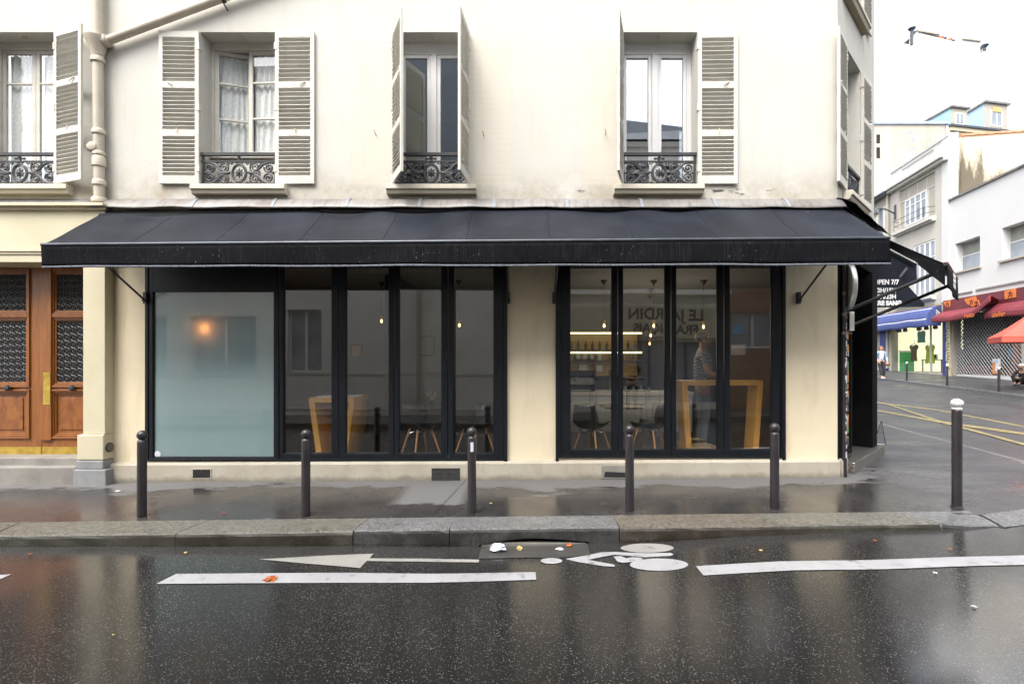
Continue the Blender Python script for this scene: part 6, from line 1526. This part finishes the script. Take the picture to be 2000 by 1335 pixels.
def garment(px0, px1, py0, py1, m, label, waist=.8, hem=1.0, straps=True, jag=0):
    x0, x1 = FX(px0), FX(px1); cx = (x0+x1)/2; W = (x1-x0)/2; zt, zb = FZ((px0+px1)/2, py0), FZ((px0+px1)/2, py1); y = .6
    t = thing('dress' if straps else 'sleeveless_shirt', FM @ Vector((cx, y, zb)), label, 'garment'); hh = zt-zb
    prof = [(0, hem), (.35, .9*lerp(waist, hem, .6)), (.62, waist), (.85, 1.0), (.93, .95), (1.0, .55)]
    mb = MB(FM)
    def g(u, v):
        w = interp(v, prof)*W; a = (u-.5)*2
        return (cx+a*w, y-.10*math.cos(a*1.5)+.02*math.sin(a*9), zb+hh*v-.10*hh*(1-abs(a))*(v > .9)+jag*math.sin(u*40)*(v < .02))
    mb.grid(g, 20, 20); mb.build('fabric', M[m], t, smooth=True, thick=.02)
    mb = MB(FM); mb.tube([(cx-W*.75, y, zt-.06), (cx, y, zt+.10), (cx+W*.75, y, zt-.06), (cx-W*.75, y, zt-.06)], .015, 5); mb.tube([(cx, y, zt+.10), (cx, y, zt+.22), (cx+.06, y, zt+.26)], .012, 5); mb.build('hanger', M['blackm'], t)
garment(1772, 1786, 646, 669, 'gtop', 'sleeveless green top hanging highest in the dress shop window', 1.0, 1.0, False); garment(1757, 1773, 673, 705, 'odress', 'olive brown dress on a hanger in the shop window', .62, .72); garment(1786.5, 1804, 673, 709, 'gdress', 'lime green dress on a hanger in the shop window', .72, 1.05, jag=.05)
for i, px in enumerate((1741, 1752, 1778, 1792, 1809)):
    x = FX(px); t = thing('spotlight', FM @ Vector((x, .5, 4.09)), 'black track spotlight under the shop ceiling, %s' % ('by the blue doorpost', 'second from the blue doorpost', 'above the green top', 'just past the green top', 'nearest the shop door')[i], 'spotlight', 'shop window spotlights')
    mb = MB(FM); mb.tube([(x,.5,4.09), (x,.5,3.86)], .02, 6); mb.build('stem', M['blackm'], t); mb = MB(FM); mb.tube([(x-.06,.5,3.90), (x+.08,.44,3.62)], [.09,.13], 10); mb.build('head', M['blackm'], t)
t = thing('display_table', FM @ Vector((FX(1790), .9, 1.0)), 'low table with a small framed card in the dress shop window', 'table')
mb = MB(FM); a, b = FX(1775), FX(1812); mb.box(a, b, .7, 1.3, 1.72, 1.78); mb.build('table_top', M['crate'], t)
for x in (a+.05, b-.05):
    for y in (.75, 1.25): mb = MB(FM); mb.box(x-.03, x+.03, y-.03, y+.03, 1.0, 1.719); mb.build('leg', M['crate'], t)
mb = MB(FM); mb.box(FX(1795), FX(1803), .74, .78, 1.785, 2.1); o = mb.build('framed_card', M['paper']); tag(o, 'small framed card standing on the low shop table', 'picture frame')
mb = MB(FM); mb.box(FX(1796.7), FX(1801.3), .735, .739, 1.86, 2.02); mb.build('print', M['blackm'], o)
for px0, px1, y, lab in ((1740.5, 1749, .5, 'green cabinet with white top inside the window beside the blue doorpost'), (1832, 1844, .5, 'green counter with white top inside the dress shop door')):
    t = thing('green_counter', FM @ Vector((FX((px0+px1)/2), y, 1.0)), lab, 'counter'); mb = MB(FM); mb.box(FX(px0), FX(px1), y, y+.6, 1.0, 2.25); mb.build('body', M['green'], t); mb = MB(FM); mb.box(FX(px0)-.03, FX(px1)+.03, y-.03, y+.63, 2.251, 2.36); mb.build('counter_top', M['white'], t)
t = thing('potted_plant', FM @ Vector((FX(1818), 1.6, 3.2)), 'trailing green plant on a wall shelf in the dress shop', 'plant'); mb = MB(FM); rnd = random.Random(3)
for k in range(60): c = Vector((FX(1821)+rnd.gauss(0,.28), 1.7+rnd.gauss(0,.12), 3.15+rnd.gauss(0,.12))); d = Vector((rnd.uniform(-1,1), rnd.uniform(-1,1), rnd.uniform(-1,.4)))*.13; e = d.cross(Vector((0,0,1)))*.5; mb.face([c, c+d*.5+e, c+d, c+d*.5-e])
mb.build('foliage', M['plant'], t); mb = MB(FM); mb.box(FX(1814), FX(1829), 1.5, 1.95, 2.90, 2.95); mb.build('shelf', M['fcream'], t)
# ---- lower cream house
C = thing('cream_house', FM @ Vector((-15, 4, 1.1)), 'narrow cream house with white shutters and a zinc roof beyond the brick house', 'building')
cx0, cx1 = -32, bx0-.003
mb = MB(FM); mb.wall(cx0, cx1, .4, 13.0, [(FX(1716), FX(1727), 9.9, 12.2)], -.01, .4); mb.build('wall', M['fcream'], C)
mb = MB(FM); mb.prism([(cx0,-.35,13.001), (cx1,-.35,13.001), (cx1,5,15.6), (cx0,5,15.6)], (0,0,.12)); mb.build('roof', M['bluezinc'], C)
mb = MB(FM); mb.tube([(cx0,-.42,12.95), (cx1,-.42,12.95)], .10, 8); mb.build('gutter', M['slate'], C)
mb = MB(FM); mb.box(FX(1716), FX(1727), .1, .2, 9.9, 12.2); mb.build('window', M['fwin'], C)
for a, b in ((1727.3, 1737), (1708, 1715.7)):
    mb = MB(FM); x0_, x1_ = FX(a), FX(b); rect_frame(mb, x0_, x1_, 9.9, 12.2, .10, -.07, -.012)
    for k in range(12): z = lerp(10.0, 12.05, k/12); mb.box(x0_+.1, x1_-.1, -.06, -.02, z, z+.11)
    mb.build('shutter', M['white'], C)
mb = MB(FM); mb.tube([(cx1-.25,-.12,1.2), (cx1-.25,-.12,12.9)], .09, 8); mb.build('downpipe', M['fcream'], C)
lp = FM @ Vector((cx1-.02, -.10, 11.1)); dL = 33.7
lp = FM @ Vector((FX(1750), -.03, H+(CY-414)*FD(1750)/FP))
LPT = thing('street_lamp', lp, 'wall mounted street lamp on a curved bracket by the downpipe', 'street lamp')
q = Matrix.Translation(lp) @ FM.to_3x3().to_4x4()
mb = MB(q); mb.box(-.10,.10,-.05,-.0,-.45,.45); mb.tube([(0,-.05,-.1), (0,-.5,.18), (-.05,-1.0,.32), (-.05,-1.25,.12)], .05, 8); mb.build('bracket', M['slate'], LPT)
mb = MB(q); mb.lathe([(.10,.28), (.26,.18), (.40,-.02), (.42,-.12), (.38,-.14)], (-.05,-1.45,0), 18); mb.build('lamp_hood', M['slate'], LPT, smooth=True)
mb = MB(q); mb.lathe([(.37,-.141), (.32,-.30), (.16,-.42), (.02,-.44)], (-.05,-1.45,0), 18); mb.build('lamp_bowl', M['lamp_glass'], LPT, smooth=True)
# ---- tall gable house behind with dormers
G = thing('gable_house', (34, 38, 1), 'tall house with a blank tagged gable, long cornice and zinc dormers behind the roofs', 'building')
gy = 32.6; gxa, gxb = PX(1708, gy), PX(1851, gy); zt0 = PZ(243, gy)
mb = MB(); mb.box(gxa, gxb, gy, gy+.5, .5, zt0); mb.build('gable_wall', M['gable'], G)
mb = MB()
for py0, py1 in ((263, 280), (288, 309)): mb.box(gxa+.15, gxa+.42, gy-.02, gy-.001, PZ(py1,gy), PZ(py0,gy))
mb.build('narrow_window', M['dark'], G)
mb = MB(); mb.box(gxa-.1, gxb+.05, gy-.12, gy+.6, zt0+.001, zt0+.20); mb.build('gable_coping', M['bluezinc'], G)
GM = frame((gxb, gy, 0), (7.6,1.5,0), (-1.5,7.6,0))
mb = MB(GM); mb.box(.003, 26, .002, .5, 8, zt0-.6); mb.build('street_wall', M['fwhite'], G)
mb = MB(GM); mb.box(-.1, 26, -.35, .5, zt0-.595, zt0-.30); mb.box(-.05, 26, -.2, .5, zt0-.85, zt0-.598); mb.build('cornice', M['porch'], G)
mb = MB(GM); mb.box(-.2, 26, -.45, .5, zt0-.296, zt0-.14); mb.build('gutter', M['slate'], G)
mb = MB(GM); mb.prism([(0,.1,zt0-.13), (26,.1,zt0-.13), (26,4,zt0+2.4), (0,4,zt0+.9)], (0,.3,.1)); mb.build('roof', M['bluezinc'], G)
mb = MB(); mb.tube([(gxb-.1, gy-.12, zt0-.2), (gxb-.1, gy-.12, zt0-1.0), (gxb-.5, gy-.12, zt0-1.5)], .13, 8); mb.build('hopper_pipe', M['white'], G)
def dormer(x0, x1, y0, h, L, side, label):
    zb = zt0-.13
    mb = MB(GM); mb.prism([(x0,y0,zb), (x0,y0,zb+h), (x0-.0,y0+L,zb+h*.15+.9), (x0-.0,y0+L,zb)], (x1-x0,0,0)); d = mb.build('dormer', M[side], G)
    if label: tag(d, label)
    mb = MB(GM); mb.prism([(x0-.12,y0-.2,zb+h), (x0-.12,y0-.2,zb+h+.14), (x0-.12,y0+L,zb+h*.15+1.02), (x0-.12,y0+L,zb+h*.15+.90)], (x1-x0+.24,0,0)); mb.build('dormer_roof', M['zinc'], d)
    mb = MB(GM); w = (x1-x0); mb.box(x0+.05, x1-.05, y0-.06, y0-.001, zb+.02, zb+h-.02); mb.build('front', M['fcream'], d)
    mb = MB(GM); mb.box(x0+w*.24, x1-w*.24, y0-.09, y0-.061, zb+h*.22, zb+h*.78); mb.build('window_frame', M['white'], d)
    mb = MB(GM); mb.box(x0+w*.29, x0+w*.48, y0-.10, y0-.091, zb+h*.27, zb+h*.73); mb.box(x0+w*.52, x1-w*.29, y0-.10, y0-.091, zb+h*.27, zb+h*.73); mb.build('pane', M['fwin'], d)
dormer(.7, 2.3, .35, 1.65, 6, 'tealzinc', 'teal tinted dormer'); dormer(4.0, 6.3, .35, 2.35, 7, 'bluezinc', 'taller pale blue dormer with an ochre blind')
mb = MB(GM); mb.box(4.7, 5.6, .22, .25, zt0+1.55, zt0+1.95); mb.build('blind', M['ochre'], G)
# ---- chimney stack block far beyond
K = thing('chimney_block', (46, 62, 1), 'pale far building whose chimney pots show against the white sky', 'building')
ky = 54.0; kx0, kx1 = PX(1776, ky), PX(1918, ky)
zA, zB = PZ(62, ky), PZ(82, ky)
mb = MB(); mb.prism([(kx0,ky,0), (kx1,ky,0), (kx1,ky,zB-.1), (PX(1878,ky),ky,PZ(76,ky)), (PX(1871,ky),ky,PZ(84,ky)), (PX(1832,ky),ky,PZ(74,ky)), (PX(1792,ky),ky,PZ(63,ky)), (PX(1786,ky),ky,PZ(69,ky)), (kx0,ky,PZ(69,ky))], (2.6,2.6,0)); mb.build('wall', pm('bleached_wall', (.90,.90,.89), (.88,.88,.87), 1, .9), K)
mb = MB(); mb.prism([(PX(1792,ky),ky-.2,PZ(63,ky)), (PX(1834,ky),ky-.2,PZ(69.5,ky)), (PX(1834,ky),ky-.2,PZ(67.5,ky)), (PX(1792,ky),ky-.2,PZ(61.5,ky))], (0,2.4,0)); mb.build('chimney_coping', M['fcream'], K); mb = MB(); mb.prism([(PX(1878,ky),ky-.2,PZ(78,ky)), (PX(1914,ky),ky-.2,PZ(82.5,ky)), (PX(1914,ky),ky-.2,PZ(80.5,ky)), (PX(1878,ky),ky-.2,PZ(76,ky))], (0,2.4,0)); mb.build('chimney_coping', M['fcream'], K)
for i, (px, py) in enumerate(((1796,61), (1802,60), (1808,62), (1813,63), (1819,63), (1825,64), (1837,71), (1842,72), (1847,72), (1852,74), (1857,78), (1863,76), (1868,79), (1892,77), (1905,79))):
    mb = MB(); x, z = PX(px, ky), PZ(py, ky); mb.lathe([(.23,-.5), (.21,.10), (.27,.13), (.24,.26)], (x, ky+.6, z+.1), 10); mb.build('chimney_pot', M['tile'] if i % 3 else M['slate'], K)
for px, a, b in ((1776, 92, 62), (1917, 103, 95)): mb = MB(); mb.tube([(PX(px,ky), ky-.4, PZ(a,ky)), (PX(px,ky), ky-.4, PZ(b,ky))], .16, 8); mb.lathe([(.16,-.2), (.42,.1), (.3,.2), (.05,.3)], (PX(px,ky), ky-.4, PZ(b,ky)), 10); mb.build('flue_pipe', M['slate'], K)
# ================================================================ houses across the road (mirrored in the glass)
OY = -9.3; OD = OY-D*0
def RX(px): return (px-CX)*(D-OY)/FP
def RZ(py): return H+(CY-py)*(D-OY)/FP
OM = frame((0, OY, 0), (-1,0,0), (0,-1,0))        # local x to the right as seen from the cafe
sheet([(-60,-7.0), (-60,OY+.3), (60,OY+.3), (60,-7.0)], lambda x, y: Zr(x, y)+.12, 2.0, 'opposite_pavement', M['pave'], skirt=.3)
def ohouse(label, x0, x1, h, m, wins, back=8, doors=()):
    t = thing('facing_house', (( x0+x1)/2, OY-2, 0), label, 'building')
    mb = MB(OM); mb.wall(-x1, -x0, -.4, h, [(-b, -a, c, d) for a, b, c, d in wins], 0, .3); mb.box(-x1, -x0, .55, back, -.4, h-.05); mb.build('wall', M[m], t)
    for a, b, c, d in wins:
        mb = MB(OM); rect_frame(mb, -b, -a, c, d, .06, .16, .22); mb.box(-(a+b)/2-.04, -(a+b)/2+.04, .15, .22, c+.06, d-.06); w = mb.build('window', M['white'], t)
        mb = MB(OM); mb.box(-b+.05, -a-.05, .19, .20, c+.05, d-.05); mb.build('pane', M['fwin'], w)
    mb = MB(OM); mb.box(-x1, -x0, -.15, -.002, h-.3, h-.06); mb.build('cornice', M['mould'], t); return t
t = ohouse('grey rendered house across the road with a slate mansard', -14, 1.0, 7.4, 'opp', [(RX(372), RX(500), RZ(742), RZ(617)), (RX(566), RX(632), RZ(728), RZ(606)), (-13.4, RX(325), RZ(742), RZ(617)), (-10.4, -8.9, 4.4, 6.6), (-6.6, -5.2, 4.4, 6.6), (-3.2, -1.9, 4.4, 6.6)])
mb = MB(OM); mb.prism([(-1.0,-.2,7.405), (14,-.2,7.405), (14,2.2,13.2), (-1.0,2.2,13.2)], (0,3,0)); mb.build('mansard', M['slate'], t)
for a in (-4.2, -10.5):
    mb = MB(OM); mb.box(-a-.6, -a+.6, -.05, 2.2, 8.0, 9.6); d = mb.build('dormer', M['bluezinc'], t); mb = MB(OM); mb.box(-a-.4, -a+.4, -.08, -.051, 8.2, 9.4); mb.build('pane', M['fwin'], d)
mb = MB(OM)
for z0, z1 in ((1.25, 1.33), (.1, .14)): mb.box(-.95, 13.9, -.03, -.002, z0, z1)
mb.build('string_course', M['mould'], t)
mb = MB(OM); mb.tube([(3.2,-.08,-.2), (3.2,-.08,7.3)], .06, 10); mb.build('downpipe', M['pipe'], t)
t = thing('wine_shop', (4.0, OY-1, 0), 'low shop across the road with a cream signboard and white parapet', 'building')
mb = MB(OM); mb.wall(-6.9, -1.003, -.4, 3.85, [(-6.5, -1.5, .35, 2.35)], 0, .3); mb.box(-6.9, -1.003, .8, 7, -.4, 3.8); mb.build('wall', M['opp2'], t)
mb = MB(OM); mb.box(-6.9, -1.003, -.25, .3, 3.851, 4.0); mb.build('parapet', M['white'], t)
mb = MB(OM); mb.box(-6.8, -1.1, -.10, -.002, 2.45, 3.45); sb = mb.build('signboard', M['porch'], t)
Ts = lambda x, z: frame(OM @ Vector((-x, -.104, z)), (-1,0,0), (0,0,1))
text_mesh("LE JARDIN", .50, Ts(4.85, 3.18), M['blackm'], 'lettering', t, .003, .012); text_mesh("FRANÇAIS", .42, Ts(4.85, 2.72), M['blackm'], 'lettering', t, .003, .010)
mb = MB(OM); mb.box(-6.48, -1.52, .24, .26, .36, 2.34); mb.build('shop_window', M['fwin'], t)
mb = MB(OM)
for k in range(6): mb.box(-6.5+k-.03, -6.5+k+.03, .15, .23, .36, 2.34)
mb.build('mullion', M['bluepaint'], t)
t = ohouse('taller house standing back behind the low shop across the road', .6, 9.5, 12.3, 'opp', [(3.0, 4.1, 8.6, 10.8), (5.6, 6.7, 8.6, 10.8)])
for c in kids(t):
    for v in c.data.vertices: v.co.y -= 7.5
    for g in kids(c):
        for v in g.data.vertices: v.co.y -= 7.5
mb = MB(Matrix.Translation((0,-7.5,0)) @ OM); mb.prism([(-9.5,-.25,12.31), (-.6,-.25,12.31), (-.6,2.2,15.0), (-9.5,2.2,13.9)], (0,3,0)); mb.build('roof', M['slate'], t)
ohouse('brown brick house across the road at the crossing', 6.92, 13.5, 6.6, 'brown_brick', [(RX(1432), RX(1520), RZ(680), RZ(610)), (9.9, 11.3, 1.2, 3.4), (7.4, 8.9, 4.2, 6.0), (9.9, 11.3, 4.2, 6.0)])
# ================================================================ light, sky, camera
w = bpy.data.worlds.new('World'); sc.world = w; w.use_nodes = True
n = w.node_tree.nodes; l = w.node_tree.links; bg = n['Background']
SUN_EL, SUN_AZ = R_(57), R_(212)                 # azimuth the light comes from, clockwise from +Y
sky = n.new('ShaderNodeTexSky'); sky.sky_type = 'NISHITA'; sky.sun_disc = False; sky.sun_elevation = SUN_EL; sky.sun_rotation = SUN_AZ
sky.air_density = 1.0; sky.dust_density = 6.0; sky.ozone_density = 1.0; sky.altitude = 100
hs = n.new('ShaderNodeHueSaturation'); hs.inputs['Saturation'].default_value = .32
l.new(sky.outputs[0], hs.inputs['Color']); l.new(hs.outputs[0], bg.inputs[0]); bg.inputs[1].default_value = SKY_STRENGTH
S = bpy.data.lights.new('overcast_sun', 'SUN'); S.energy = SUN_STRENGTH; S.angle = R_(40); S.color = (1, .97, .92)
so_ = bpy.data.objects.new('overcast_sun', S); COL.objects.link(so_)
dv = Vector((math.sin(SUN_AZ)*math.cos(SUN_EL), math.cos(SUN_AZ)*math.cos(SUN_EL), math.sin(SUN_EL)))
so_.rotation_euler = (-dv).to_track_quat('-Z', 'Y').to_euler(); so_.location = dv*60
cam = bpy.data.cameras.new('camera'); co = bpy.data.objects.new('camera', cam); COL.objects.link(co); sc.camera = co
co.location = (0, -D, H); co.rotation_euler = (math.pi/2, 0, 0)
cam.sensor_fit = 'HORIZONTAL'; cam.sensor_width = 36; cam.lens = 18; cam.shift_x = -.006; cam.shift_y = .01775; cam.clip_start = .05; cam.clip_end = 1500
vs = sc.view_settings; vs.view_transform = 'Standard'; vs.look = 'None'; vs.exposure = EXPOSURE; vs.gamma = 1; vs.use_curve_mapping = False
sc.render.engine = 'CYCLES'; cy = sc.cycles
cy.use_denoising = True; cy.denoiser = 'OPENIMAGEDENOISE'; cy.denoising_input_passes = 'RGB_ALBEDO_NORMAL'
cy.max_bounces = 8; cy.diffuse_bounces = 4; cy.glossy_bounces = 4; cy.transparent_max_bounces = 16; cy.transmission_bounces = 4
cy.sample_clamp_indirect = 6; cy.caustics_reflective = False; cy.caustics_refractive = False
